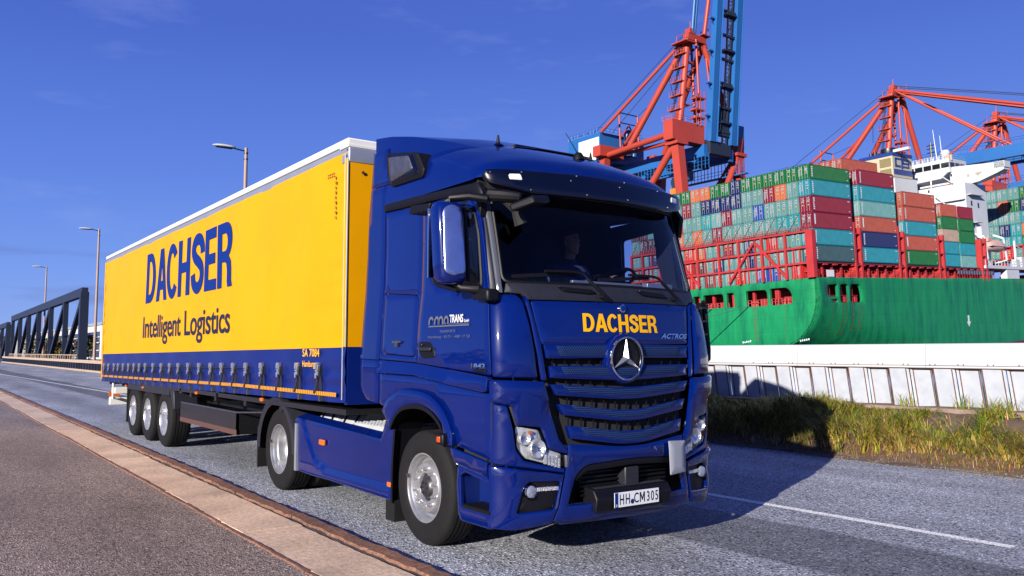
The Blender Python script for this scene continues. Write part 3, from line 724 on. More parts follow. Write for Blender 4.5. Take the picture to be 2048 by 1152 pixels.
o = fp('cover_panel', [(.40, .945), (.635, .935), (.645, .665), (.415, .655)], mat('grey_sheet', (.36, .38, .45), .35), .01, par=BC, d=.05, t=.006, r=.002)
m = MB(); p = mapF(.215, .905, .015); m.tube(p, p+Vector((.03, 0, 0)), .012, 10); m.tube(p+Vector((.03, 0, 0)), p+Vector((.045, .01, -.02)), .008, 8); m.build('coupling_pin', CHROME, BC)
m = MB(); m.lathe([(.040, .016), (.043, .0135)], mapF(-.605, .855, 0), 0, 24); m.build('tow_cover', INKBLACK, BC)
fp('bumper_lip', [(-.74, .37), (-.5, .36), (-.3, .39), (.3, .39), (.5, .36), (.74, .37), (.7, .33), (-.7, .33)], BLUE2, d=-.04, t=.06, par=BC)

# sun visor with lamps
def mapV(y, z, d): return Vector((Fx(y*.985, 3.1)+.11+.30*(3.26-z)*(1-.5*abs(y)), y*.957, z))+Vector((.94, 0, .34))*d
vis = [(-1.235, 3.21), (-1.22, 3.255), (-.85, 3.262), (0, 3.275), (.85, 3.262), (1.22, 3.255), (1.235, 3.21), (1.20, 3.14), (1.06, 3.10), (.86, 3.062), (0, 3.062), (-.86, 3.062), (-1.06, 3.10), (-1.20, 3.14)]
V = panel('sun_visor', rounded(vis, [.02, .03, .05, .3, .05, .03, .02, .04, .1, .05, .3, .05, .1, .04]), mapV, NAVYG, TR, t=.03, r=.012, closed=True)
for s in (-1, 1):
    panel('clearance_lamp', rounded([(s*1.05, 3.212), (s*.945, 3.218), (s*.93, 3.165), (s*1.045, 3.165)], .015), mapV, INKWHITE, V, d=.008, t=.01, r=.004)
for y, z in ((-1.19, 3.225), (-.93, 3.235), (-.86, 3.085), (-.38, 3.25), (-.45, 3.2), (-.3, 3.085), (.2, 3.255), (.12, 3.2), (.2, 3.09), (.85, 3.10), (.7, 3.24)):
    m = MB(); p = mapV(y, z, .003); m.lathe([(0, .006), (.007, .004), (.009, 0)], p, 0, 10); m.build('screw', STEEL, V)
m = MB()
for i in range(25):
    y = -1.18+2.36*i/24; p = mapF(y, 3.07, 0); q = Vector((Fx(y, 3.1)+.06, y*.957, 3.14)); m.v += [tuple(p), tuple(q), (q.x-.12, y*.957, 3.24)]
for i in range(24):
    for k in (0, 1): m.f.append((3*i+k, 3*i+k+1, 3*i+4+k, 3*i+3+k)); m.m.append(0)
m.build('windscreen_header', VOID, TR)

# wipers
for pts, bl in (([(-.23, 2.195), (-.36, 2.30), (-.46, 2.375), (-.80, 2.375)], (-1.08, -.46)), ([(.72, 2.21), (.56, 2.33), (.46, 2.385), (.10, 2.385)], (-.24, .40))):
    m = MB(); m.path([mapF(y, z, .06) for y, z in smoothpts(pts, 4)], [.016]*5+[.012]*8, 8); p = mapF(*pts[0], 0); m.tube(p, p+Vector((.07, 0, 0)), .024, 12); W = m.build('wiper', BLACKP, TR)
    m = MB(); m.bar(mapF(bl[0], 2.335, .022), mapF(bl[1], 2.385, .026), .014, .03); m.build('wiper_blade', BLACKP, W)
# main mirrors on both sides
for s in (-1,):
    y0 = s*1.50; YS = lambda t: s*t
    def mapM(u, v, d): return Vector((.97-.13*(v-2.6)*.6+.02, s*1.47, 2.6))
    m = MB()   # housing: loft of rounded rectangles along z, front face towards +x
    zz = [2.275, 2.29, 2.33, 2.45, 2.62, 2.8, 2.90, 2.935, 2.95]; kk = [.55, .8, .96, 1, 1, 1, .97, .86, .6]
    sec = rounded([(-.10, -.12), (.05, -.13), (.10, -.05), (.10, .09), (.05, .13), (-.10, .13)], .04, 3); ns = len(sec)
    for z, k in zip(zz, kk):
        for u, v in sec: m.v.append((.86-.10*(z-2.6)+u*k, s*(1.475+v*k*-1), z))
    for i in range(len(zz)-1):
        for j in range(ns): m.f.append((i*ns+j, i*ns+(j+1) % ns, (i+1)*ns+(j+1) % ns, (i+1)*ns+j)); m.m.append(0)
    m.f.append(tuple(range(ns))[::-1]); m.m.append(0); m.f.append(tuple((len(zz)-1)*ns+j for j in range(ns))); m.m.append(0)
    MI = m.build('mirror', BLUE, TR, smooth=50)
    m = MB(); n0 = len(sec)
    panel('mirror_glint_panel', rounded([(1.385, 2.36), (1.40, 2.90), (1.50, 2.925), (1.565, 2.88), (1.575, 2.36), (1.50, 2.335)], .04), lambda y, z, d: Vector((.955-.10*(z-2.6)-.9*(y-1.44)**2*1.2+d, -y, z)), mat('mirror_glint_colour', (.40, .48, .78), .22, .9, .5, noise=(7, .22)), MI, d=.012, t=.03, r=.008, grid=.04)  # pale metallic panel added for the sun's bright reflection on the housing
    m = MB(); m.box((.735, s*1.345, 2.33), (.752, s*1.605, 2.9)); m.build('mirror_glass', CHROME, MI)
    m = MB(); m.path([(.93, s*1.33, 2.30), (.90, s*1.325, 2.6), (.86, s*1.33, 2.92)], .018, 8); m.build('mirror_edge', BLACKP, MI)
    m = MB(); m.path([(.86, s*1.46, 2.95), (.84, s*1.46, 2.99), (.95, s*1.34, 3.0), (1.03, s*1.21, 2.98)], [.02, .03, .034, .04], 8)
    m.path([(.88, s*1.44, 2.29), (.93, s*1.4, 2.245), (1.03, s*1.28, 2.23)], [.024, .034, .045], 8)
    m.obox((1.06, s*1.25, 2.19), (.12, 0, -.015), (0, .06, 0), (0, 0, .05)); m.build('mirror_arm', BLACKP, MI, bevel=.02, each=True)
    m = MB(); m.obox((.42, s*1.40, 2.955), (.17, 0, -.01), (0, .11, 0), (.02, 0, .035)); m.path([(.55, s*1.38, 2.97), (.64, s*1.32, 3.02), (.72, s*1.22, 3.04)], [.04, .035, .03], 8); m.build('ramp_mirror', BLACKP, TR, bevel=.03)
m = MB()
m.path([(1.10, 1.30, 2.22), (1.075, 1.345, 2.17), (1.085, 1.35, 1.95), (1.105, 1.35, 1.75), (1.12, 1.33, 1.66), (1.14, 1.26, 1.61)], [.02, .03, .03, .03, .03, .02], 8)
for z in (2.16, 2.03, 1.90, 1.77, 1.66): m.bar((1.14, 1.20, z-.01), (1.09, 1.345, z), .05, .022)
m.bar((1.13, 1.215, 2.2), (1.15, 1.215, 1.62), .03, .02, 0, (0, 1, 0)); m.build('wind_deflector', BLACKP, TR)
# kerb mirror under the visor on the near corner
m = MB(); m.path([(1.0, -1.19, 3.02), (1.13, -1.12, 3.0), (1.22, -1.0, 2.985)], [.055, .05, .04], 10); m.obox((1.29, -.97, 2.93), (.10, .05, .03), (-.05, .12, .02), (-.015, 0, .035))
m.build('kerb_mirror', BLACKP, TR, bevel=.02)
m = MB(); m.path([(1.1, -1.1, 3.0), (1.13, -1.0, 2.9), (1.14, -.95, 2.78)], [.05, .04, .06], 8); m.build('camera_arm', VOID, TR)
# antennas
m = MB(); m.lathe([(0, .06), (.03, .05), (.05, .02), (.06, -.02)], (.64, .1, 3.575), 2, 16); m.tube((.63, .1, 3.62), (.45, .1, 3.86), .006, 6, 0, .003); m.build('antenna', BLACKP, TR)
m = MB(); m.lathe([(0, .08), (.010, .07), (.018, .0), (.06, -.03)], (.30, -.6, 3.69), 2, 12); m.build('roof_beacon_socket', BLACKP, TR)
m = MB(); m.lathe([(0, .08), (.010, .05), (.018, .0), (.05, -.03)], (.30, .55, 3.69), 2, 12); m.build('roof_beacon_socket', BLACKP, TR)
m = MB(); m.path([(.40, -.48, 3.66), (.30, -.40, 3.695), (.30, .40, 3.70), (.40, .48, 3.66)], .014, 6); m.build('roof_hatch_rim', BLACKP, TR)

# ---- chassis and rear half
m = MB()
for y in (-.42, .42): m.box((-5.1, y-.04, .78), (1.1, y+.04, 1.04))
m.box((-4.2, -.45, .45), (-3.2, .45, .6)); m.tube((-3.7, -1.0, .507), (-3.7, 1.0, .507), .13, 14); m.tube((0, -1.0, .5), (0, 1.0, .5), .09, 12)
m.box((-.9, -1.0, 1.0), (-.8, 1.0, 1.2)); m.box((-3.0, -1.1, .42), (-.75, 1.1, .86)); m.box((-.6, -.6, .55), (1.1, .6, 1.2))
m.build('chassis', FRAME, TR)
m = MB(); m.lathe([(0, .0), (.45, .0), (.5, -.03), (.5, -.08)], (-3.55, 0, 1.14), 2, 32); m.build('fifth_wheel', FRAME, TR)
for z in (1.1,):
    m = MB(); m.box((-2.95, -1.05, .80), (-1.7, .2, .84)); m.build('catwalk_plate', STEEL, TR)
for k in range(2):
    y = -.80; x0 = -2.9+k*.62
    m = MB(); m.lathe([(0, 0), (.16, 0), (.21, .02), (.225, .06), (.225, .50), (.21, .54), (.16, .56), (0, .56)], (x0, y, .86), 0, 20); tk = m.build('air_tank', TANKP, TR)
    for q in (.12, .40):
        m = MB(); m.lathe([(.23, 0), (.235, .0), (.235, .04), (.23, .04)], (x0+q, y, .86), 0, 20); m.build('tank_strap', BLACKP, tk)
m = MB(); m.box((-1.65, -1.12, .93), (-.75, .2, .975))
for i in range(12):
    for j in range(9): m.box((-1.63+i*.073, -1.1+j*.08, .975), (-1.59+i*.073, -1.06+j*.08, .985))
m.build('tread_plate', TANKP, TR)
m = MB()
for k in range(5):
    y = -.5+k*.22; P_ = smoothpts([(-.95, y, 1.5), (-1.2, y+.05, 1.2), (-1.55, y+.1, 1.12), (-1.7, y+.12, 1.35)], 5); m.path(P_, .02, 6)
m.build('coupling_hose', BLACKP, TR)
# side skirt
skp = [(-3.05, .925), (-2.97, .955), (-.84, .885), (-.71, 1.09), (-.49, 1.02), (-.535, .85), (-.565, .6), (-.565, .315), (-1.22, .32), (-2.01, .328), (-2.5, .322), (-2.92, .33), (-2.95, .65)]
crease = smoothpts([(-2.84, .95), (-2.72, .78), (-2.61, .65), (-2.48, .53), (-2.32, .455), (-1.95, .425), (-1.59, .412), (-.95, .402), (-.56, .42)], 3)
def skb(x, z):
    inside = inpoly((x, z), crease+[(-.5, 1.2), (-2.84, 1.2)])
    return -.028 if inside else 0
SK = panel('side_skirt', rounded(skp, [.02, .02, .02, .02, .03, .03, .02, .02, .02, .02, .02, .02, .02]), mapS, BLUE, TR, grid=.045, bulge=skb, r=.012, d=-.01)
m = MB(); m.add([(-2.97, -1.245, .955), (-.84, -1.245, .885), (-.80, -1.15, .93), (-2.9, -1.15, 1.0)], [(0, 1, 2, 3)]); m.build('skirt_top', BLUE, SK)
m = MB(); m.box((-2.30, -1.245, .69), (-2.155, -1.222, .75)); m.build('side_marker', ORANGE, SK, bevel=.006)
m = MB(); m.box((-.64, -1.245, .44), (-.565, -1.226, .485)); m.build('side_marker', ORANGE, SK, bevel=.006)
mirror(SK, TR)
m = MB()
m.ribbon([(x, -1.245, z) for x, z in smoothpts([(-.50, 1.0), (-.52, .85), (-.545, .6), (-.545, .3)], 4)], (0, .3, 0)); m.ribbon([(x-.0, -1.25, z) for x, z in smoothpts([(-.50, 1.0), (-.52, .85), (-.545, .6), (-.545, .3)], 4)], (.035, 0, 0))
o = m.build('wheel_arch_liner', BLACKP, TR); mirror(o, TR)
m = MB(); m.box((-.70, -1.22, .12), (-.52, -.85, .32)); o = m.build('mud_flap', RUBBER, TR); mirror(o, TR)
# drive-axle mudguard
def mudguard(cx, r0, a0, a1, y0, y1):
    m = MB(); n = 22
    for i in range(n+1):
        t = rad(a0+(a1-a0)*i/n); c, s_ = math.cos(t), math.sin(t)
        for r, y in ((r0, y0+.01), (r0+.085, y0), (r0+.10, y0+.03), (r0+.10, y1), (r0+.085, y1)): m.v.append((cx+r*c, y, .507+r*s_))
    for i in range(n):
        for k in range(4): m.f.append((5*i+k, 5*i+k+1, 5*i+6+k, 5*i+5+k)); m.m.append(0)
    return m
o = mudguard(-3.68, .565, 0, 182, -1.255, -.58).build('mudguard', GREYP, TR); mirror(o, TR)
m = MB(); m.box((-2.985, -1.262, .33), (-2.93, -1.22, .88)); o = m.build('mudguard_edge', GREYALU, TR); mirror(o, TR)
m = MB(); m.box((-4.36, -1.24, .22), (-4.32, -.58, .75)); o = m.build('mud_flap', RUBBER, TR); mirror(o, TR)
m = MB(); m.tube((-4.47, -1.0, .62), (-4.47, -1.0, .74), .05, 10); m.build('tail_lamp', REDL, TR)
m = MB(); m.tube((-4.45, -1.0, .75), (-4.45, -1.0, .93), .018, 8); m.build('hose', INKWHITE, TR)

# ---- wheels
def tyre_profile(R, w, grooves=4):
    rb = .292; h = w/2
    p = [(rb, -h*.86), (rb+.02, -h*.93), ((R+rb)/2-.02, -h*1.0), (R-.07, -h*.99), (R-.035, -h*.93), (R-.012, -h*.84), (R, -h*.72)]
    L = [-h*.72+(h*1.44)*k/(grooves+1) for k in range(1, grooves+1)]
    for g in L: p += [(R+.002, g-.008), (R-.012, g-.006), (R-.012, g+.006), (R+.002, g+.008)]
    p += [(R, h*.72), (R-.012, h*.84), (R-.035, h*.93), (R-.07, h*.99), ((R+rb)/2-.02, h), (rb+.02, h*.93), (rb, h*.86)]
    return p
_wm = {}
def wheel(kind, loc, parent, flip=False):
    """kind: front (convex disc), drive (deep dish, twin tyres), trailer (polished)"""
    if kind not in _wm:
        parts = []
        R = .515 if kind == 'trailer' else .507; w = .385 if kind == 'trailer' else .315
        yc = w/2   # outer sidewall at y = 0, wheel goes inward (+y)
        m = MB(); m.lathe(tyre_profile(R, w), (0, yc, 0), 1, 64)
        for (rr, hh) in ((.335, -.003), (.40, -.006), (.452, -.004)): m.lathe([(rr-.004, 0), (rr, hh), (rr+.004, 0)], (0, .008, 0), 1, 64)
        if kind == 'drive': m.lathe(tyre_profile(R, w), (0, yc+.345, 0), 1, 48)
        parts.append(('tyre', m.mesh('tyre', RUBBER, 30)))
        if kind == 'front':
            pr = [(.302, .20), (.288, .19), (.285, .03), (.298, .012), (.309, .012), (.310, .022), (.300, .03), (.282, .045), (.268, .10), (.245, .11), (.235, .075), (.222, .045), (.215, .036), (.145, .03), (.13, .034), (.118, .06)]
        elif kind == 'trailer':
            pr = [(.302, .25), (.288, .24), (.285, .03), (.298, .012), (.309, .012), (.310, .022), (.300, .03), (.282, .045), (.275, .12), (.262, .15), (.225, .15), (.14, .135), (.12, .12), (.11, .12)]
        else:
            pr = [(.302, .25), (.288, .24), (.29, .03), (.298, .012), (.309, .012), (.310, .022), (.302, .03), (.287, .045), (.282, .09), (.262, .105), (.258, .17), (.24, .2), (.22, .225), (.14, .235), (.12, .2), (.11, .2)]
        m = MB(); m.lathe(pr, (0, 0, 0), 1, 64); parts.append(('rim', m.mesh('rim', ALLOY if kind == 'trailer' else RIM, 40)))
        yh = {'front': .02, 'trailer': .09, 'drive': .21}[kind]; yb = {'front': .034, 'trailer': .14, 'drive': .23}[kind]
        m = MB(); m.lathe([(0, yh), (.07, yh), (.085, yh+.01), (.10, yh+.03), (.118, yb+.03)], (0, 0, 0), 1, 32)
        for k in range(6): t = k*math.pi/3; m.tube((.05*math.cos(t), yh, .05*math.sin(t)), (.05*math.cos(t), yh-.012, .05*math.sin(t)), .011, 8)
        parts.append(('hub', m.mesh('hub', FRAME if kind != 'front' else mat('hub_grey', (.05, .05, .06), .4, .6), 40)))
        nb = MB(); nb.lathe([(0, -.034), (.011, -.033), (.016, -.02), (.0175, -.008), (.022, 0)], (0, 0, 0), 1, 10); nutm = nb.mesh('wheel_nut', RIM if kind != 'trailer' else ALLOY, 40)
        for k in range(10):
            t = 2*math.pi*(k+.4)/10; parts.append(('wheel_nut', nutm, (.168*math.cos(t), yb-.004 if kind == 'front' else yb+.002, .168*math.sin(t))))
        if kind != 'front':
            m = MB()
            for k in range(10):
                t = 2*math.pi*(k+.9)/10; m.tube((.235*math.cos(t), yb+.0, .235*math.sin(t)), (.235*math.cos(t), yb+.02, .235*math.sin(t)), .022, 10)
            parts.append(('hand_hole', m.mesh('hand_hole', VOID, 40)))
        m = MB(); m.box((-.297, -.002, .06), (-.272, .02, .095)); parts.append(('balance_weight', m.mesh('balance_weight', STEEL, 30)))
        _wm[kind] = parts
    W = empty('wheel', loc, (0, 0, math.pi if flip else 0), parent)
    for p in _wm[kind]:
        link(p[0], p[1], W, p[2] if len(p) > 2 else None)
    return W
wheel('front', (0, -1.215, .507), TR); wheel('front', (0, 1.215, .507), TR, True)
wheel('drive', (-3.70, -1.20, .507), TR); wheel('drive', (-3.70, 1.20, .507), TR, True)
# ------------------------------------------------------------------ driver
DR = tag(empty('person', (.0, .47, 2.0)), 'driver in a blue shirt sitting behind the windscreen with both hands at the steering wheel', 'person')
def skin_body(name, nodes, edges, mt, parent, root=0, sub=2):
    me = bpy.data.meshes.new(name); me.from_pydata([n[0] for n in nodes], edges, []); me.materials.append(mt)
    o = link(name, me, parent); sk = o.modifiers.new('skin', 'SKIN'); sk.use_smooth_shade = True
    for i, n in enumerate(nodes):
        r = n[1]; me.skin_vertices[0].data[i].radius = r if isinstance(r, tuple) else (r, r); me.skin_vertices[0].data[i].use_root = (i == root)
    s = o.modifiers.new('sub', 'SUBSURF'); s.levels = sub; s.render_levels = sub
    return o
N = [((0, 0, .08), .15), ((.02, 0, .30), .145), ((.04, 0, .50), (.13, .17)), ((.05, 0, .60), (.09, .10)), ((.06, 0, .70), .06),
     ((.04, .19, .57), .075), ((.10, .26, .36), .055), ((.32, .22, .36), .042), ((.46, .19, .44), .032),
     ((.04, -.19, .57), .075), ((.10, -.24, .36), .055), ((.32, -.12, .36), .042), ((.46, -.04, .44), .032),
     ((.16, .10, .06), .095), ((.42, .13, .10), .075), ((.48, .13, -.30), .055), ((.16, -.10, .06), .095), ((.42, -.13, .10), .075), ((.48, -.13, -.30), .055)]
E_ = [(0, 1), (1, 2), (2, 3), (3, 4), (2, 5), (5, 6), (6, 7), (7, 8), (2, 9), (9, 10), (10, 11), (11, 12), (0, 13), (13, 14), (14, 15), (0, 16), (16, 17), (17, 18)]
skin_body('body', N, E_, SHIRT, DR)
m = MB()
for i in range(17):         # head with brow, nose, chin: rings from chin to crown
    pass
rings = [(-.115, .035, .03, .05), (-.10, .055, .05, .035), (-.06, .075, .06, .02), (-.02, .088, .068, .008), (.03, .094, .073, 0), (.07, .092, .073, 0), (.10, .078, .062, -.004), (.12, .05, .042, -.006), (.128, .01, .01, -.006)]
n = 20; c = Vector((.075, 0, .84))
for z, a, b, off in rings:
    for i in range(n):
        t = 2*math.pi*i/n; ct, st = math.cos(t), math.sin(t); ex = 0
        if ct > .93: ex = {(-.02): .022, (-.06): .006, .03: .004}.get(z, 0)
        m.v.append(tuple(c+Vector((a*ct+off+ex, b*st, z))))
for k in range(len(rings)-1):
    for i in range(n): m.f.append((k*n+i, k*n+(i+1) % n, (k+1)*n+(i+1) % n, (k+1)*n+i)); m.m.append(0)
H = m.build('head', SKIN, DR, smooth=60)
m = MB(); m.tube((.055, 0, .68), (.07, 0, .78), .055, 14); m.build('neck', SKIN, DR)
for s in (-1, 1):
    m = MB(); m.obox(c+Vector((0, s*.076, .0)), (.018, 0, 0), (0, .008, 0), (0, 0, .032)); m.build('ear', SKIN, H, bevel=.006)
    m = MB(); m.lathe([(0, .005), (.008, .003), (.012, 0)], c+Vector((.087, s*.03, .025)), 0, 10); m.build('eye', INKWHITE, H)
    m = MB(); m.obox(c+Vector((.09, s*.03, .045)), (.006, 0, 0), (0, .018, 0), (0, 0, .004)); m.build('eyebrow', HAIR, H)
m = MB(); m.obox(c+Vector((.083, 0, -.062)), (.006, 0, 0), (0, .024, 0), (0, 0, .005)); m.build('mouth', REDL, H)
m = MB(); b = 0
for z, a, b_ in ((.075, .096, .077), (.10, .084, .068), (.122, .055, .047), (.134, .01, .01)):
    for i in range(n): t = 2*math.pi*i/n; m.v.append(tuple(c+Vector((a*math.cos(t)-.01, b_*math.sin(t), z))))
for k in range(3):
    for i in range(n): m.f.append((k*n+i, k*n+(i+1) % n, (k+1)*n+(i+1) % n, (k+1)*n+i)); m.m.append(0)
m.build('hair', HAIR, H, smooth=60)
for s, y in ((1, .19), (-1, -.04)):
    P0 = Vector((.47, y, .445))
    nodes = [(P0, .028), (P0+Vector((.06, 0, .025)), .034)]; ed = [(0, 1)]
    for k in range(4):
        q = P0+Vector((.075, (k-1.5)*.019, .03)); b = len(nodes)
        nodes += [(q, .010), (q+Vector((.03, 0, .0)), .010), (q+Vector((.042, 0, -.03)), .0095), (q+Vector((.02, 0, -.05)), .009)]
        ed += [(1, b), (b, b+1), (b+1, b+2), (b+2, b+3)]
    b = len(nodes); nodes += [(P0+Vector((.04, -s*.03, .0)), .012), (P0+Vector((.065, -s*.04, -.02)), .010)]; ed += [(0, b), (b, b+1)]
    skin_body('hand', nodes, ed, SKIN, DR, 0, 1)

# ------------------------------------------------------------------ semi-trailer
TL = tag(empty('semi_trailer', (-1.53, 0, 0)), 'long curtain-sided trailer with yellow upper and blue lower tarpaulin coupled behind the cab', 'trailer')
OX = -1.53
XR = -13.85      # rear end in trailer coordinates
def zb(x): return 1.19+.0112*x
def zm(x): return 1.775+.0068*x
def tarp_wave(x, z):
    e = min(abs(x-0), abs(x-XR)); w = math.exp(-e/.35)
    d = .010*w*math.sin(z*23+math.sin(z*5)*2)+.006*math.sin(x*1.9+z*.8)+.004*math.sin(x*4.7-z*2.1)
    return d
def curtain(name, z0f, z1f, nx, nz, mt, low=False):
    m = MB()
    for i in range(nx+1):
        x = XR+.04+(-.045-XR)*i/nx
        for j in range(nz+1):
            t = j/nz; z = z0f(x)+(z1f(x)-z0f(x))*t; d = tarp_wave(x, z)
            if low:
                s_ = .5+.5*math.cos(2*math.pi*(x+.63)/.585)
                d = d*1.2*t+.016*math.exp(-((t-.43)/.09)**2)*(1-.6*s_)-.012*math.exp(-((t-.30)/.10)**2)+.02*(1-t)**3*(1-.8*s_)+.008*math.sin(x*9+z*14)*(1-t)
            m.v.append((x, -1.28-d, z))
    for i in range(nx):
        for j in range(nz): a = i*(nz+1)+j; m.f.append((a, a+nz+1, a+nz+2, a+1)); m.m.append(0)
    return m.build(name, mt, TL, smooth=180)
CU = curtain('upper_curtain', zm, lambda x: 3.875, 220, 36, YELLOW)
CL = curtain('lower_curtain', zb, lambda x: zm(x)-.001, 300, 24, TARPBLUE, True)
def mapT(x, z, d): return Vector((x, -1.30-d, z))
def mapTw(x, z, d): return Vector((x, -1.2825-tarp_wave(x, z)-d, z))
big_letters('DACHSER', (-10.98-OX, 2.68, -5.49-OX, 3.655), mapTw, INKBLUE, CU, d=.006)
lettering('lettering', 'Intelligent Logistics', (-11.1-OX, 1.87, -5.50-OX, 2.42), mapTw, INKNAVY, CU, .012, d=.006, spacing=.97, split=1)
lettering('lettering', 'SA 7084', (-2.68-OX, 1.672, -2.19-OX, 1.762), mapT, INKYEL, CL, .012, d=.004, spacing=1.05)
lettering('lettering', 'Hamburg', (-2.68-OX, 1.535, -2.31-OX, 1.625), mapT, INKYEL, CL, .01, d=.004, spacing=1.03)
m = MB()
for i in range(9): m.box((-1.83-OX-.012, -1.3, 3.62-i*.055), (-1.83-OX+.012*(1+(i % 2)), -1.298, 3.655-i*.055))
for k in range(2):
    for i in range(4): m.box((-2.05-OX+i*.05, -1.3, 3.66+k*.03), (-2.02-OX+i*.05, -1.298, 3.675+k*.03))
m.build('small_print', mat('faded_print', (.34, .15, .01), .6), CU)
m = MB()     # white edge beading at the rear and front of the curtain
m.path([(XR+.02, -1.29, 1.1), (XR+.02, -1.285, 3.88)], .018, 6); m.build('rear_beading', YELLOW, TL)
m = MB(); m.path([(-.035, -1.285, 1.78), (-.035, -1.285, 3.80)], .022, 8); m.build('front_post', YELLOW, TL)
m = MB(); m.path([(-.0, -1.288, 1.78), (-.0, -1.288, 3.80)], .009, 6); m.path([(-.062, -1.292, 1.22), (-.062, -1.292, 3.86)], .008, 6); m.build('edge_piping', GREYALU, TL)
# reflective tape
tm = bpy.data.materials.new('reflective_tape'); tm.use_nodes = True; t = tm.node_tree; b = t.nodes['Principled BSDF']; b.inputs['Roughness'].default_value = .3
tcn = t.nodes.new('ShaderNodeTexCoord'); wv_ = t.nodes.new('ShaderNodeTexWave'); wv_.inputs['Scale'].default_value = 6.0; wv_.inputs['Distortion'].default_value = .4; wv_.inputs['Detail'].default_value = 3
t.links.new(tcn.outputs['Object'], wv_.inputs[0]); rp = t.nodes.new('ShaderNodeValToRGB'); rp.color_ramp.elements[0].color = (.10, .03, 0, 1); rp.color_ramp.elements[1].color = (.50, .22, .008, 1)
rp.color_ramp.elements[0].position = .18; rp.color_ramp.elements[1].position = .42
t.links.new(wv_.outputs[0], rp.inputs[0]); t.links.new(rp.outputs[0], b.inputs['Base Color'])
def zt(x): return lerpt(x, [XR, -3.5, -.15], [1.165, 1.27, 1.27])
m = MB(); n = 120
for i in range(n+1):
    x = XR+.1+(-.15-XR-.1)*i/n
    m.v += [(x, -1.318, zt(x)-.022), (x, -1.316, zt(x)+.022)]
for i in range(n): m.f.append((2*i, 2*i+2, 2*i+3, 2*i+1)); m.m.append(0)
m.build('reflective_tape', tm, TL)
# tension straps
WEB = mat('strap_webbing', (.010, .010, .014), .7)
sx = [-14.84, -14.29, -13.65, -13.2, -12.66, -12.12, -11.6, -11.11, -10.59, -9.95, -9.32, -8.71, -8.13, -7.51, -6.87, -6.25, -5.7, -5.16, -4.61, -4.0, -3.38, -2.77, -2.16]
sm = MB(); sm.obox((-.05, -.0, -.20), (.022, 0, 0), (0, .003, 0), (-.028, 0, -.10)); sm.add([(-.02, -.006, -.08), (.022, -.006, -.08), (-.085, -.014, -.31), (-.135, -.014, -.30)], [(0, 1, 2, 3)])
sm.bar((.03, .0, -.02), (.03, .004, -.33), .035, .005, 0, (0, 1, 0)); sm.path([(.03, -.01, .0), (.055, -.022, -.05), (.03, -.012, -.11)], .011, 6)
smesh = sm.mesh('strap', WEB)
bm_ = MB(); bm_.box((-.026, -.03, -.10), (.022, .0, .04)); bm_.box((-.022, -.048, -.03), (.016, -.028, .03)); bm_.tube((-.03, -.03, .03), (.03, -.03, .03), .012, 8); bm_.tube((-.03, -.032, -.05), (.03, -.032, -.05), .010, 8); bm_.obox((-.012, -.04, -.105), (.014, 0, .002), (0, .004, 0), (-.004, 0, .03))
bmesh_ = bm_.mesh('buckle', ALLOY)
hm = MB(); hm.box((.012, -.012, -.385), (.05, .03, -.325)); hmesh = hm.mesh('hook', STEEL)
for x in sx:
    S = link('strap', smesh, TL, (x-OX, -1.312, zb(x-OX)+.385)); link('buckle', bmesh_, S); link('hook', hmesh, S)
m = MB(); m.path([(x-OX, -1.325, zb(x-OX)+.36-.006*(i % 2)) for i, x in enumerate(sx[4:19])], .006, 5); m.build('customs_cord', WEB, TL)
# roof, rails, front wall, rear doors
m = MB(); m.box((XR-.02, -1.285, 3.955), (-.02, 1.285, 4.035)); m.build('roof', WHITE, TL, bevel=.015)
m = MB(); m.box((XR, -1.272, 3.862), (-.06, -1.235, 3.948)); m.box((XR, 1.235, 3.862), (-.06, 1.272, 3.948)); m.build('roof_rail', GREYALU, TL)
m = MB(); m.box((XR+.03, -1.26, 3.946), (-.05, 1.26, 3.957)); m.build('roof_gap', VOID, TL)
m = MB(); m.box((-.06, -1.262, 1.78), (.0, 1.262, 3.77)); m.build('front_wall', YELLOW, TL)
m = MB(); m.box((-.06, -1.262, 1.17), (.002, 1.262, 1.778)); m.build('front_wall_lower', TARPBLUE, TL)
m = MB(); m.box((-.18, -1.284, 3.765), (.012, 1.284, 3.93)); m.build('front_header', GREYALU, TL, bevel=.012)
m = MB(); m.box((-.22, -1.29, 3.93), (.012, 1.29, 3.957)); m.build('header_cap', WHITE, TL)
m = MB()
for z in (3.83, 3.90):
    m.tube((-.03, -1.284, z), (-.03, -1.292, z), .01, 8)
m.tube((.012, -1.12, 3.66), (.02, -1.12, 3.66), .018, 10); m.build('rivet', STEEL, TL)
m = MB(); m.box((XR-.02, -1.27, 1.1), (XR+.02, 1.27, 3.93)); m.build('rear_door', WHITE, TL)
m = MB(); m.box((XR, -1.27, 1.06), (0, 1.27, 1.12)); m.build('floor', FRAME, TL)
m = MB()
m.box((XR, 1.265, 1.1), (-.03, 1.285, 1.72)); m.build('lower_curtain', TARPBLUE, TL)
m = MB(); m.box((XR, 1.265, 1.722), (-.03, 1.284, 3.87)); m.build('upper_curtain', YELLOW, TL)
m = MB()
for y in (-.62, .62): m.box((XR+.1, y-.05, .82), (-1.0, y+.05, 1.06)); 
for i in range(9): m.box((XR+.5+i*1.4, -1.2, .98), (XR+.6+i*1.4, 1.2, 1.06))
for k in range(3): m.tube((-9.568-1.31*k-OX, -1.1, .515), (-9.568-1.31*k-OX, 1.1, .515), .075, 12)
m.box((-12.4-OX, -.5, .6), (-9.2-OX, .5, .9)); m.tube((-6.9-OX, .2, .72), (-6.9-OX, 1.0, .72), .2, 16)
m.build('chassis', FRAME, TL)
for k in range(3):
    x = -9.568-1.31*k-OX; wheel('trailer', (x, -1.22, .515), TL); wheel('trailer', (x, 1.22, .515), TL, True)
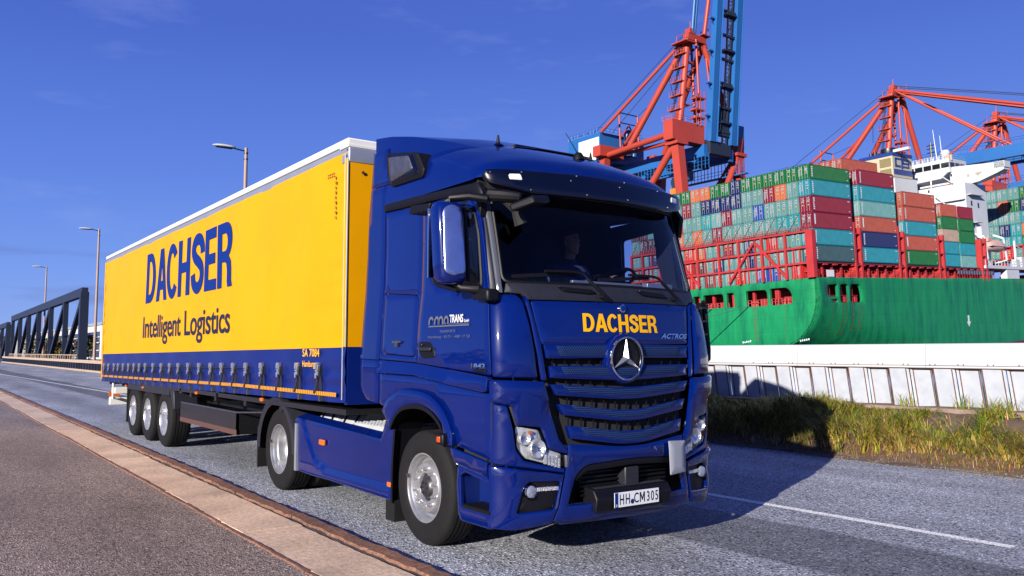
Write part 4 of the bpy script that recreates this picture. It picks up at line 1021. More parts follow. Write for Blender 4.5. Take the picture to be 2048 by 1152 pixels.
m = MB(); m.box((-12.5-OX, -1.26, 1.035), (-8.98-OX, -.84, 1.06)); m.box((-12.5-OX, -1.262, .955), (-8.98-OX, -1.23, 1.035)); o = m.build('mudguard', GREYP, TL); mirror(o, TL)
m = MB(); m.box((-12.45-OX, -1.268, 1.062), (-9.05-OX, -1.25, 1.085)); m.build('mudguard_rail', GREYALU, TL)
m = MB(); m.prism([(-8.98-OX, 1.06), (-8.70-OX, 1.06), (-8.62-OX, .74), (-8.72-OX, .72)], 1, -1.26, -.86); o = m.build('mudguard_front', GREYP, TL, bevel=.01); mirror(o, TL)
m = MB(); m.box((-12.68-OX, -1.24, .25), (-12.62-OX, -.82, 1.0)); o = m.build('mud_flap', RUBBER, TL); mirror(o, TL)
m = MB(); m.box((-8.44-OX, -1.2, .62), (-5.36-OX, -1.17, .855)); m.box((-5.40-OX, -1.2, .55), (-5.36-OX, -.3, .86)); m.box((-8.44-OX, -1.17, .56), (-5.40-OX, -.35, .60)); PB = m.build('pallet_box', FRAME, TL)
m = MB(); m.box((-8.44-OX, -1.205, .545), (-5.36-OX, -1.16, .62)); m.build('guard_rail', OXIDE, PB)
m = MB(); m.tube((-8.4-OX, -1.2, .868), (-5.36-OX, -1.2, .868), .012, 6); m.tube((-5.36-OX, -1.2, .868), (-4.3-OX, -1.0, .92), .012, 6); m.tube((-8.3-OX, -.6, .95), (-4.4-OX, -.6, .95), .012, 6); m.build('rail', STEEL, PB)
for y in (-.95, .95):
    m = MB(); m.box((-4.45-OX, y-.06, .5), (-4.33-OX, y+.06, 1.1)); m.box((-4.5-OX, y-.15, .44), (-4.28-OX, y+.15, .48)); m.build('landing_leg', FRAME, TL)
for x in (-12.62, -11.0, -7.2, -5.0 if False else -4.12):
    m = MB(); m.box((x-.05-OX, -1.29, zb(x-OX)-.075), (x+.05-OX, -1.26, zb(x-OX)-.03)); m.build('side_marker', ORANGE, TL, bevel=.006)
for x in (-11.2, -8.2, -6.1):
    m = MB(); m.box((x-OX-.04, -1.27, zb(x-OX)-.08), (x-OX+.04, -1.25, zb(x-OX)-.01)); m.build('bracket', STEEL, TL)
m = MB(); m.box((-14.9-OX, -1.2, .50), (-14.75-OX, 1.2, .66)); m.box((-14.85-OX, -1.2, .66), (-14.3-OX, -1.05, .69)); m.build('rear_guard', WHITE, TL, bevel=.01)
m = MB(); m.box((-14.6-OX, -1.2, .78), (-14.2-OX, -.4, .92)); m.build('rear_light_carrier', WHITE, TL, bevel=.01)
m = MB(); m.box((-14.95-OX, -1.2, .70), (-14.9-OX, -.95, .80)); m.build('tail_lamp', ORANGE, TL)
m = MB(); m.tube((-14.3-OX, -1.22, 1.03), (-14.3-OX, -1.22, .66), .025, 8); m.build('guard_post', WHITE, TL)
# ------------------------------------------------------------------ ground, road, kerb, verge, flood wall
def nodes_mat(name):
    m_ = bpy.data.materials.new(name); m_.use_nodes = True; t = m_.node_tree; return m_, t, t.nodes['Principled BSDF'], t.nodes, t.links
def asphalt(name, dark, light, tint, bands, rough=.75, vs_=58.0):
    m_, t, b, N, L = nodes_mat(name)
    tcn = N.new('ShaderNodeTexCoord'); geo = N.new('ShaderNodeNewGeometry')
    vo = N.new('ShaderNodeTexVoronoi'); vo.inputs['Scale'].default_value = vs_; L.new(geo.outputs['Position'], vo.inputs['Vector'])
    bw = N.new('ShaderNodeSeparateColor'); L.new(vo.outputs['Color'], bw.inputs[0])
    cr_ = N.new('ShaderNodeValToRGB'); e = cr_.color_ramp.elements
    e[0].position = 0; e[0].color = (*dark, 1); e[1].position = 1; e[1].color = (*light, 1)
    k = e.new(.45); k.color = tuple((a+b_)/2*.8 for a, b_ in zip(dark, light))+(1,); k = e.new(.86); k.color = tuple(.55*a+.45*b_ for a, b_ in zip(dark, light))+(1,)
    L.new(bw.outputs[0], cr_.inputs[0])
    # large wear: noise stretched along the road, plus wheel tracks across it
    sp_ = N.new('ShaderNodeSeparateXYZ'); L.new(geo.outputs['Position'], sp_.inputs[0])
    n1 = N.new('ShaderNodeTexNoise'); n1.inputs['Scale'].default_value = .55; n1.inputs['Detail'].default_value = 7; n1.inputs['Roughness'].default_value = .62
    mp1 = N.new('ShaderNodeMapping'); mp1.inputs['Scale'].default_value = (.35, 1.3, 1); L.new(geo.outputs['Position'], mp1.inputs[0]); L.new(mp1.outputs[0], n1.inputs['Vector'])
    r1 = N.new('ShaderNodeMapRange'); r1.inputs[1].default_value = .3; r1.inputs[2].default_value = .72; r1.inputs[3].default_value = .62; r1.inputs[4].default_value = 1.3
    L.new(n1.outputs[0], r1.inputs[0]); last = r1.outputs[0]
    wob = N.new('ShaderNodeMath'); wob.operation = 'MULTIPLY_ADD'; wob.inputs[1].default_value = .35; L.new(n1.outputs[0], wob.inputs[0]); L.new(sp_.outputs['Y'], wob.inputs[2])
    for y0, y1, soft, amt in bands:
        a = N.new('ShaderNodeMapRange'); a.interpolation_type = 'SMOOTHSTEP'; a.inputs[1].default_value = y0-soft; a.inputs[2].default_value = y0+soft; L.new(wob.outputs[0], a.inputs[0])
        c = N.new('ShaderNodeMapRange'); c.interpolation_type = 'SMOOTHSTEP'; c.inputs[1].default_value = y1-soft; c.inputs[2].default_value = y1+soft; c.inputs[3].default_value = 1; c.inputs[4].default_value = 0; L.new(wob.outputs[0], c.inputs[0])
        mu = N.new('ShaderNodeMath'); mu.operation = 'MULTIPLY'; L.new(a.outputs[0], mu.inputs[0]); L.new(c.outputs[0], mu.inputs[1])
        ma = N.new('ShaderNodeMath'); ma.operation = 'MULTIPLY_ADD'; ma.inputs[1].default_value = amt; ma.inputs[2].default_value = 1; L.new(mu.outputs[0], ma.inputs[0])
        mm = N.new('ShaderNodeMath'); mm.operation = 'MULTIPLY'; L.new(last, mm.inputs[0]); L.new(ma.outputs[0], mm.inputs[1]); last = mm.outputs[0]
    mix = N.new('ShaderNodeMixRGB'); mix.blend_type = 'MULTIPLY'; mix.inputs[0].default_value = 1; L.new(cr_.outputs[0], mix.inputs[1])
    cb = N.new('ShaderNodeCombineColor'); 
    for i in range(3): 
        mk = N.new('ShaderNodeMath'); mk.operation = 'MULTIPLY'; mk.inputs[1].default_value = tint[i]; L.new(last, mk.inputs[0]); L.new(mk.outputs[0], cb.inputs[i])
    L.new(cb.outputs[0], mix.inputs[2]); L.new(mix.outputs[0], b.inputs['Base Color']); b.inputs['Roughness'].default_value = rough
    bp = N.new('ShaderNodeBump'); bp.inputs['Strength'].default_value = .8; bp.inputs['Distance'].default_value = .008; L.new(vo.outputs['Distance'], bp.inputs['Height']); L.new(bp.outputs[0], b.inputs['Normal'])
    return m_
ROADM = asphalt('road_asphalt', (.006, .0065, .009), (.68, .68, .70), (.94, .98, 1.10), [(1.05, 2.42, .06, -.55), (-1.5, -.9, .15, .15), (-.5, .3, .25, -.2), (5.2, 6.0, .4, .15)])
PATHM = asphalt('path_asphalt', (.004, .0036, .0036), (.60, .50, .45), (1, .95, .92), [(-4.2, -2.6, .8, -.18)], vs_=70.0)
m = MB(); m.box((-460, -1.62, -.4), (60, 7.62, 0)); tag(m.build('road', ROADM, smooth=0), kind='structure')
m = MB(); m.box((-460, -60, -.4), (60, -2.475, .036)); tag(m.build('footpath', PATHM, smooth=0), kind='structure')
EARTH = mat('bare_earth', (.10, .075, .05), .9, noise=(.6, .4), bump=(8, .4))
m = MB(); m.box((-3000, -2500, -1.2), (900, -1.7, -.42)); m.box((-3000, -1.7, -1.2), (-60, 9.4, -.42)); m.box((-60, -1.7, -4.5), (900, 9.4, -.42)); m.box((-3000, 9.4, -4.5), (-135, 3000, -.43)); tag(m.build('ground', EARTH, smooth=0), kind='structure')
wm, t, b, N, L = nodes_mat('harbour_water'); b.inputs['Base Color'].default_value = (.01, .03, .045, 1); b.inputs['Roughness'].default_value = .08
nz_ = N.new('ShaderNodeTexNoise'); nz_.inputs['Scale'].default_value = .8; g_ = N.new('ShaderNodeNewGeometry'); L.new(g_.outputs['Position'], nz_.inputs['Vector']); bp_ = N.new('ShaderNodeBump'); bp_.inputs['Strength'].default_value = .5; L.new(nz_.outputs[0], bp_.inputs['Height']); L.new(bp_.outputs[0], b.inputs['Normal'])
m = MB(); m.add([(-140, 9.2, -3.2), (2500, 9.2, -3.2), (2500, 3000, -3.2), (-140, 3000, -3.2)], [(0, 1, 2, 3)]); tag(m.build('water', wm, smooth=0), kind='structure')
# painted centre line
wl, t, b, N, L = nodes_mat('road_paint'); b.inputs['Roughness'].default_value = .6
g_ = N.new('ShaderNodeNewGeometry'); vo = N.new('ShaderNodeTexNoise'); vo.inputs['Scale'].default_value = 60; vo.inputs['Detail'].default_value = 5; L.new(g_.outputs['Position'], vo.inputs['Vector'])
r_ = N.new('ShaderNodeValToRGB'); r_.color_ramp.elements[0].position = .36; r_.color_ramp.elements[0].color = (.09, .09, .1, 1); r_.color_ramp.elements[1].position = .48; r_.color_ramp.elements[1].color = (.80, .80, .78, 1); L.new(vo.outputs[0], r_.inputs[0]); L.new(r_.outputs[0], b.inputs['Base Color'])
for x0, x1 in ((-300, -9.0), (-7.0, 3.12)):
    m = MB(); n = max(2, int((x1-x0)/.25)); rr = random.Random(3)
    for i in range(n+1):
        x = x0+(x1-x0)*i/n; yc = lerpt(x, [-300, -71, -9, 3.1], [-.2, .735, 2.72, 2.99]) if x < -9 else lerpt(x, [-9, 3.2], [2.83, 3.0]); m.v += [(x, yc-.065+rr.uniform(-.006, .006), .004), (x, yc+.065+rr.uniform(-.006, .006), .004)]
    for i in range(n): m.f.append((2*i, 2*i+2, 2*i+3, 2*i+1)); m.m.append(0)
    tag(m.build('lane_marking', wl, smooth=0), kind='structure')
# kerb: thin brown edging stones, a band of pale slabs and a thin inner edging, laid stone by stone
KERB = tag(empty('kerb', (0, -2.0, 0)), kind='structure')
def stone_mat(name, col, dark, sc):
    m_, t, b, N, L = nodes_mat(name); b.inputs['Roughness'].default_value = .8
    oi = N.new('ShaderNodeObjectInfo'); g_ = N.new('ShaderNodeNewGeometry')
    n = N.new('ShaderNodeTexNoise'); n.inputs['Scale'].default_value = sc; n.inputs['Detail'].default_value = 9; n.inputs['Roughness'].default_value = .75; L.new(g_.outputs['Position'], n.inputs['Vector'])
    r = N.new('ShaderNodeValToRGB'); r.color_ramp.elements[0].position = .33; r.color_ramp.elements[0].color = (*dark, 1); r.color_ramp.elements[1].position = .6; r.color_ramp.elements[1].color = (*col, 1); L.new(n.outputs[0], r.inputs[0])
    n3 = N.new('ShaderNodeTexNoise'); n3.inputs['Scale'].default_value = 1.3; n3.inputs['Detail'].default_value = 6; L.new(g_.outputs['Position'], n3.inputs['Vector'])
    mr = N.new('ShaderNodeMapRange'); mr.inputs[1].default_value = .3; mr.inputs[2].default_value = .7; mr.inputs[3].default_value = .72; mr.inputs[4].default_value = 1.12; L.new(n3.outputs[0], mr.inputs[0])
    m2 = N.new('ShaderNodeMath'); m2.operation = 'MULTIPLY_ADD'; m2.inputs[1].default_value = .22; m2.inputs[2].default_value = .88; L.new(oi.outputs['Random'], m2.inputs[0])
    m3 = N.new('ShaderNodeMath'); m3.operation = 'MULTIPLY'; L.new(mr.outputs[0], m3.inputs[0]); L.new(m2.outputs[0], m3.inputs[1])
    hv = N.new('ShaderNodeHueSaturation'); L.new(r.outputs[0], hv.inputs['Color']); L.new(m3.outputs[0], hv.inputs['Value']); L.new(hv.outputs[0], b.inputs['Base Color'])
    bp = N.new('ShaderNodeBump'); bp.inputs['Strength'].default_value = .5; bp.inputs['Distance'].default_value = .01; L.new(n.outputs[0], bp.inputs['Height']); L.new(bp.outputs[0], b.inputs['Normal'])
    return m_
PALE = stone_mat('pale_granite', (.64, .47, .345), (.36, .25, .18), 22); BROWN = stone_mat('brown_granite', (.25, .115, .07), (.035, .02, .017), 30)
def stone(name, Lx, y0, y1, h, mt, rag=0, seed=0):
    m = MB(); rr = random.Random(seed); n = max(2, int(Lx/.12)); 
    for i in range(n+1):
        x = Lx*i/n; a = y0+rr.uniform(-rag, rag); c = y1+rr.uniform(-rag, rag)
        dz = rr.uniform(-.002, .002); ch = min(.008, (y1-y0)*.15)
        m.v += [(x, a, -.05), (x, a, h-.012+dz), (x, a+ch, h+dz), (x, c-ch, h+dz), (x, c, h-.012+dz), (x, c, -.05)]
    for i in range(n):
        for k in range(5): m.f.append((6*i+k, 6*i+k+1, 6*i+7+k, 6*i+6+k)); m.m.append(0)
    m.f += [tuple(range(6)), tuple(range(6*n, 6*n+6))[::-1]]; m.m += [0, 0]
    return m.mesh(name, mt, 30)
rr = random.Random(5)
pal = [stone('slab', l, -2.425, -1.835, .042, PALE, .006, i) for i, l in enumerate((2.05, 1.6, 2.6, 1.25))]; lens = (2.056, 1.606, 2.606, 1.256)
brn = [stone('kerb_stone', l, -1.775, -1.615, .05, BROWN, .017, 20+i) for i, l in enumerate((.98, .80, 1.18))]; blen = (.985, .805, 1.185)
inn = [stone('edging_stone', l, -2.475, -2.43, .048, BROWN, .006, 40+i) for i, l in enumerate((.98, 1.3))]; ilen = (.985, 1.305)
for (ms, ls, nm, seed) in ((pal, lens, 'slab', 1), (brn, blen, 'kerb_stone', 2), (inn, ilen, 'edging_stone', 3)):
    rr = random.Random(seed); x = 4.0
    while x > -46:
        k = rr.randrange(len(ms)); x -= ls[k]; o = link(nm, ms[k], KERB, (x, 2.0+rr.uniform(-.006, .006), rr.uniform(-.004, .003))); o.rotation_euler = (0, 0, rr.uniform(-.004, .004))
m = MB(); m.box((-420, -2.425, -.05), (-46, -1.835, .042)); m.build('far_slab_run', PALE, KERB, loc=(0, 2.0, 0)); m = MB(); m.box((-420, -1.765, -.05), (-46, -1.615, .05)); m.box((-420, -2.475, -.05), (-46, -2.43, .048)); o = m.build('far_kerb_run', BROWN, KERB, loc=(0, 2.0, 0)); o['kind'] = 'stuff'
GRIT = mat('joint_grit', (.13, .11, .10), .9, noise=(40, .7), bump=(90, .6))
m = MB(); m.box((-460, -2.47, -.3), (60, -1.63, .026)); m.build('joint_bed', GRIT, KERB, smooth=0, loc=(0, 2.0, 0))
# weeds and moss in the joint
# verge bank
def bank(y): return lerpt(y, [7.35, 7.6, 8.1, 8.7, 9.2, 9.6], [0.004, .05, .30, .66, .76, .80])
SOIL = mat('verge_soil', (.16, .10, .07), .95, noise=(7, .65, (.05, .03, .02)), bump=(14, .8))
m = MB(); nx, ny = 240, 22; rr = random.Random(9)
for i in range(nx+1):
    x = -60+80*i/nx
    for j in range(ny+1):
        y = 7.35+2.25*j/ny; m.v.append((x, y+(.10*math.sin(x*1.7)+.05*math.sin(x*4.1) if j == 0 else 0), max(.002, bank(y)+(rr.uniform(-.02, .02) if 0 < j < ny else 0))))
for i in range(nx):
    for j in range(ny): a = i*(ny+1)+j; m.f.append((a, a+ny+1, a+ny+2, a+1)); m.m.append(0)
tag(m.build('verge', SOIL, smooth=60), kind='structure')
# grit and litter strip at the road edge
m = MB(); rr = random.Random(4)
for i in range(2600):
    x = rr.uniform(-4.5, 3.4); y = rr.gauss(7.38, .16); s_ = rr.uniform(.002, .008); z = max(.004, bank(y)) if y > 7.35 else .003
    m.obox((x, y, z+s_*.3), (s_, 0, 0), (0, s_*rr.uniform(.5, 1), 0), (rr.uniform(-.3, .3)*s_, 0, s_*.5))
tag(m.build('gravel', mat('pale_gravel', (.34, .30, .27), .9, noise=(30, .6)), smooth=0), kind='stuff')
# grass: long drooping blades, each real geometry
GR = [mat('grass_%s' % n, c, .55) for n, c in (('green', (.085, .17, .012)), ('olive', (.22, .23, .012)), ('yellow', (.40, .34, .03)), ('straw', (.50, .31, .10)), ('russet', (.20, .085, .03)), ('deep', (.02, .07, .012)))]
def blade(m, x, y, z, L_, w, az, droop, mi):
    n = 5; px, py, pz = x, y, z; th = rad(66); b = len(m.v); dx, dy = math.cos(az), math.sin(az)
    for k in range(n+1):
        ww = w*(1-(k/n)**1.6)+.0008; m.v += [(px-dy*ww, py+dx*ww, pz), (px+dy*ww, py-dx*ww, pz)]
        px += dx*math.cos(th)*L_/n; py += dy*math.cos(th)*L_/n; pz += math.sin(th)*L_/n; th -= droop/n
        pz = max(pz, .01+(bank(py)*.9 if 7.35 < py < 9.6 else 0))
    for k in range(n): m.f.append((b+2*k, b+2*k+1, b+2*k+3, b+2*k+2)); m.m.append(mi)
m = MB(); rr = random.Random(12)
tufts = []
for i in range(2300):
    x = rr.uniform(-8.5, 3.3); y = 7.62+1.45*rr.random()**.8; tufts.append((x, y))
for x, y in tufts:
    clear = (x > -.6 and y > 8.35 and rr.random() < (.93 if not .25 < x < .6 else .55))
    if clear: continue
    if y < 7.8 and rr.random() < .6: continue
    hgt = (.75+.45*math.sin(x*1.9+1)*math.sin(y*2.3))*lerpt(y, [8.3, 9.05], [1, .42])*(.62 if x > -.6 and y > 8.05 and not .25 < x < .6 else 1.0)
    az0 = rr.gauss(rad(-20), .5) if rr.random() < .45 else rr.gauss(rad(165), .5)
    dryp = .35 if y > 8.2 else (.7 if y > 7.95 else 1.2)
    for k in range(rr.randint(8, 14)):
        dry = rr.random() < dryp*.55
        mi = rr.choice((3, 4, 3, 2)) if dry else rr.choice((0, 0, 1, 1, 2, 2, 5))
        blade(m, x+rr.gauss(0, .045), y+rr.gauss(0, .04), max(0, bank(y))-.01, rr.uniform(.34, .80)*hgt, rr.uniform(.003, .008), az0+rr.gauss(0, .45), rr.uniform(.7, 2.2), mi)
for i in range(4200):      # short dead litter near the edge
    x = rr.uniform(-8, 3.3); y = 7.5+.5*rr.random(); blade(m, x, y, bank(y), rr.uniform(.06, .22), .003, rr.uniform(0, 6.28), rr.uniform(.4, 2.2), rr.choice((3, 4, 4, 4, 1)))
for x0 in (-3.05, -1.35, -.35, .32, .72):   # tufts standing against the wall
    for k in range(34): blade(m, x0+rr.gauss(0, .10), 9.30+rr.uniform(-.05, .05), .78, rr.uniform(.12, .34), .004, rr.uniform(0, 6.28), rr.uniform(.1, .8), rr.choice((0, 1, 2, 1)))
tag(m.build('grass', GR, smooth=0, recalc=False), kind='stuff')
m = MB(); rr = random.Random(2)      # dry flowering weed by the wall
for k in range(5):
    x0, y0 = .98+.05*k, 9.25; P_ = [(x0, y0, .78), (x0+.03, y0, .95+.03*k), (x0+.05+.02*k, y0-.02, 1.12+.05*(k % 3))]; m.path(smoothpts(P_, 3), .004, 5)
    for q in range(12): c = Vector(P_[2])+Vector((rr.gauss(0, .02), rr.gauss(0, .02), rr.uniform(-.16, .02))); m.obox(c, (.010, 0, 0), (0, .008, 0), (0, 0, .012))
tag(m.build('weed_plant', mat('dry_weed', (.06, .045, .05), .8), smooth=0), 'dry dark flowering weed standing against the white flood wall above the timber ledge', 'weed')
# timber beam at the foot of the wall
TIM = mat('weathered_timber', (.34, .24, .19), .85, noise=(9, .5, (.16, .10, .08)), bump=(20, .5))
TB = tag(empty('timber_beam', (0, 9.1, .7)), 'weathered timber sleeper edging with a ledge below the white flood wall', 'timber edging')
for i in range(6):
    x0 = 3.5-3.4*(i+1)
    m = MB(); m.box((x0+.01, -.10, .0), (x0+3.39, .14, .085)); m.build('top_beam', TIM, TB, bevel=.012)
    m = MB(); m.box((x0+.012, -.05, -.55), (x0+3.388, .12, -.003)); m.build('side_board', TIM, TB, bevel=.006)
m = MB()
for x in (-.9, .1, .62, 1.1): m.tube((x, -.10, .04), (x, -.112, .04), .012, 8)
m.build('bolt', FRAME, TB)
# flood wall: sheet piles under a white steel capping
FW = tag(empty('flood_wall', (0, 9.5, 0)), 'white flood wall of ribbed steel sheet piles under a smooth white capping', 'wall')
PILE = bpy.data.materials.new('pile_paint'); PILE.use_nodes = True; t = PILE.node_tree; b = t.nodes['Principled BSDF']; N, L = t.nodes, t.links
b.inputs['Roughness'].default_value = .5
tcn = N.new('ShaderNodeTexCoord'); g_ = N.new('ShaderNodeNewGeometry'); n1 = N.new('ShaderNodeTexNoise'); n1.inputs['Scale'].default_value = 6; n1.inputs['Detail'].default_value = 7; L.new(g_.outputs['Position'], n1.inputs['Vector'])
r_ = N.new('ShaderNodeValToRGB'); r_.color_ramp.elements[0].position = .3; r_.color_ramp.elements[0].color = (.27, .29, .335, 1); r_.color_ramp.elements[1].position = .62; r_.color_ramp.elements[1].color = (.315, .335, .385, 1); L.new(n1.outputs[0], r_.inputs[0]); L.new(r_.outputs[0], b.inputs['Base Color'])
RUST = mat('rust', (.20, .075, .03), .9, noise=(30, .7, (.05, .02, .015)), bump=(60, .6))
CAPW = mat('capping_paint', (.56, .59, .64), .4, noise=(1.1, .05))
lean = .05
def wallpt(x, z, d): return (x-.10*(z-.8), -d-lean*(z-.8), z)
xw = 6.0; k = 0
per = .405
pmA = MB(); pmB = MB()
def pilemesh(proud):
    m = MB(); w = .315; d = .075 if proud else .0
    P_ = [(0, .037), (.035, d), (w+.035, d), (w+.07, .037)] if True else 0
    zs = [-.2, .3, .78, 1.0, 1.25, 1.47] if not proud else [-.2, .3, .78, 1.0, 1.25, 1.475]
    for x, dd in P_:
        for z in zs: m.v.append(wallpt(x, z, dd))
    nz = len(zs)
    for i in range(3):
        for j in range(nz-1): m.f.append((i*nz+j, (i+1)*nz+j, (i+1)*nz+j+1, i*nz+j+1)); m.m.append(0)
    return m.mesh('sheet_pile', [PILE], 0)
def seammesh(proud):
    m = MB(); w = .315; d = .075 if proud else .0
    for x, dd in ((.035, d), (w+.035, d)):
        a = [wallpt(x, z, dd+.004) for z in (.78, 1.1, 1.46)]; m.path(a, .0095, 5)
    if not proud: m.box((.08, -.02, 1.435), (.30, .0, 1.475))
    return m.mesh('rust_seam', RUST, 40)
PM = {True: pilemesh(True), False: pilemesh(False)}; SM = {True: seammesh(True), False: seammesh(False)}
for i in range(64):
    x = 3.2-per*i; pr_ = i % 2 == 0
    o = link('sheet_pile', PM[pr_], FW, (x, 0, 0)); link('rust_seam', SM[pr_], o)
m = MB(); m.box((-72, -.02, -.6), (3.2-per*63, .02, 1.46)); m.build('far_pile_run', PILE, FW)
m = MB()
for i in range(13):
    x0 = 4.2-2.6*(i+1)
    mm = MB(); mm.prism([(-.13, 1.495), (-.115, 1.853), (-.09, 1.872), (.25, 1.872), (.25, 1.495)], 0, x0+.003, x0+2.597); mm.build('capping_sheet', CAPW, FW, bevel=.006)
    mm = MB(); mm.prism([(-.145, 1.455), (-.145, 1.488), (.2, 1.488), (.2, 1.455)], 0, x0+.003, x0+2.597); mm.build('capping_rail', CAPW, FW, bevel=.004)
mm = MB(); mm.box((-72, -.13, 1.455), (4.2-2.6*13, .25, 1.872)); mm.build('far_capping_run', CAPW, FW)
m = MB(); m.box((-30, -.136, 1.488), (4.2, .2, 1.495)); m.box((-30, -.13, 1.444), (4.2, .2, 1.455)); m.build('rust_line', RUST, FW)
bm2 = MB(); bm2.tube((0, -.128, 1.512), (0, -.14, 1.512), .010, 8); bmsh = bm2.mesh('cap_bolt', RUST)
for i in range(34): link('cap_bolt', bmsh, FW, (3.4-.24*i-(.15 if i % 2 else 0), 0, 0))
# ------------------------------------------------------------------ container ship and its load
SM_ = Matrix(((0.9999, -0.0028, -0.016), (0.0022, 0.9992, -0.0401), (0.0161, 0.04, 0.9991))).normalized()
SO = Vector((-79.45, 121.55, 17.561)); SMAT = Matrix.Translation(SO) @ SM_.to_4x4()
SHIP = tag(empty('container_ship'), 'green container ship seen from the stern, white bridge behind stacks of containers', 'ship'); SHIP.matrix_world = SMAT
HULL, t, b, N, L = nodes_mat('green_hull_paint'); b.inputs['Roughness'].default_value = .42
tcn = N.new('ShaderNodeTexCoord'); mp1 = N.new('ShaderNodeMapping'); mp1.inputs['Scale'].default_value = (.22, .22, .035); L.new(tcn.outputs['Object'], mp1.inputs[0])
n1 = N.new('ShaderNodeTexNoise'); n1.inputs['Scale'].default_value = 2.4; n1.inputs['Detail'].default_value = 8; n1.inputs['Roughness'].default_value = .7; L.new(mp1.outputs[0], n1.inputs['Vector'])
b.inputs['Specular IOR Level'].default_value = .2
r_ = N.new('ShaderNodeValToRGB'); e = r_.color_ramp.elements; e[0].position = .34; e[0].color = (.004, .085, .048, 1); e[1].position = .74; e[1].color = (.012, .20, .072, 1); k = e.new(.5); k.color = (.006, .155, .060, 1); L.new(n1.outputs[0], r_.inputs[0])
n2 = N.new('ShaderNodeTexNoise'); n2.inputs['Scale'].default_value = .16; n2.inputs['Detail'].default_value = 9; n2.inputs['Roughness'].default_value = .72; L.new(tcn.outputs['Object'], n2.inputs['Vector'])
r2 = N.new('ShaderNodeValToRGB'); r2.color_ramp.elements[0].position = .56; r2.color_ramp.elements[1].position = .70; r2.color_ramp.elements[0].color = (0, 0, 0, 1); r2.color_ramp.elements[1].color = (.45, .45, .45, 1); L.new(n2.outputs[0], r2.inputs[0])
mx = N.new('ShaderNodeMixRGB'); mx.inputs[2].default_value = (.006, .06, .045, 1); L.new(r2.outputs[0], mx.inputs[0]); L.new(r_.outputs[0], mx.inputs[1]); 
bk = N.new('ShaderNodeTexBrick'); bk.inputs['Scale'].default_value = 1; bk.inputs['Brick Width'].default_value = 8.5; bk.inputs['Row Height'].default_value = 2.4; bk.inputs['Mortar Size'].default_value = .045; bk.inputs['Mortar Smooth'].default_value = .6
bk.inputs['Color1'].default_value = (1, 1, 1, 1); bk.inputs['Color2'].default_value = (.90, .93, .93, 1); bk.inputs['Mortar'].default_value = (.62, .68, .68, 1)
sp2 = N.new('ShaderNodeSeparateXYZ'); L.new(tcn.outputs['Object'], sp2.inputs[0]); ad2 = N.new('ShaderNodeMath'); L.new(sp2.outputs['X'], ad2.inputs[0]); L.new(sp2.outputs['Y'], ad2.inputs[1]); cb2 = N.new('ShaderNodeCombineXYZ'); L.new(ad2.outputs[0], cb2.inputs[0]); L.new(sp2.outputs['Z'], cb2.inputs[1]); L.new(cb2.outputs[0], bk.inputs['Vector'])
mxp = N.new('ShaderNodeMixRGB'); mxp.blend_type = 'MULTIPLY'; mxp.inputs[0].default_value = .8; L.new(mx.outputs[0], mxp.inputs[1]); L.new(bk.outputs[0], mxp.inputs[2]); L.new(mxp.outputs[0], b.inputs['Base Color'])
RED = mat('red_deck_paint', (.48, .028, .03), .5, noise=(.4, .25)); REDD = mat('red_oxide_paint', (.30, .02, .02), .6)
SHW = mat('ship_white', (.60, .63, .68), .45, noise=(.15, .10)); CREAM = mat('funnel_cream', (.50, .46, .33), .5); SHB = mat('funnel_blue', (.01, .04, .24), .4)
BOOT = mat('boot_topping', (.13, .02, .06), .5); DARKW = mat('dark_window', (.01, .015, .02), .1)
def xs(y, z):       # starboard skin of the hull
    k = min(1, y/42); cz = -6-9*k; rz = 9+.5*k; W = 9-2*k
    return 0.0 if z >= cz else -W+W*math.sqrt(max(0, 1-((cz-z)/rz)**2))
def mapH(y, z, d): return Vector((xs(y, z)+d+.05, y, z))
sh = [rounded([(2.96, -4.15), (6.05, -4.0), (6.05, -6.25), (3.0, -6.25)], [.5, .3, .3, .8]), rounded([(6.85, -4.0), (9.43, -3.98), (9.44, -7.33), (6.75, -7.33)], .6), rounded([(10.05, -3.97), (13.1, -3.97), (13.65, -5.5), (13.65, -7.3), (9.8, -7.3)], .7), rounded([(4.3, -6.7), (5.9, -6.7), (5.9, -7.3), (4.35, -7.3)], .1)]
HU = panel('hull', [(0, -2.85), (60, -2.35), (130, -1.8), (130, -21), (45, -21), (30, -20.2), (15, -17.9), (0, -14.75)], mapH, HULL, SHIP, holes=sh, grid=1.5, r=.03, t=.5)
panel('boot_topping', [(36, -17.2), (130, -14.9), (130, -20.9), (46, -20.9), (36, -20.5)], lambda y, z, d: mapH(y, z, d)+Vector((.04, 0, 0)), BOOT, SHIP, grid=3, r=.02, t=.03)
def mapSt(x, z, d): return Vector((x, -d, z))
st = [(0.04, -2.85)]+[(xs(0, z)+.04, z) for z in [-6-.43*i for i in range(21)]]
stern = st+[(-45.0-x, z) for x, z in st[::-1]]
sth = [rounded([(-25.65, -4.23), (-20.66, -4.24), (-20.56, -6.92), (-25.64, -6.94)], [.4, .6, .4, .4]), rounded([(-15.25, -4.15), (-10.5, -4.22), (-10.4, -7.18), (-15.2, -7.14)], [.5, .8, .4, .5]),
       rounded([(-9.88, -4.1), (-6.1, -4.15), (-5.2, -5.2), (-5.2, -7.1), (-9.84, -7.19)], [.5, .9, .8, .4, .4]), rounded([(-19.85, -4.2), (-18.05, -4.23), (-17.98, -7.01), (-19.88, -7.02)], .4), rounded([(-28.3, -4.31), (-26.5, -4.31), (-26.48, -6.89), (-28.3, -6.9)], .4)]
sth += [[(-45-x, z) for x, z in h][::-1] for h in sth[1:3]]
panel('transom', stern, mapSt, HULL, SHIP, holes=sth, grid=2.5, r=.03, t=.6)
m = MB()      # mooring deck seen through the openings
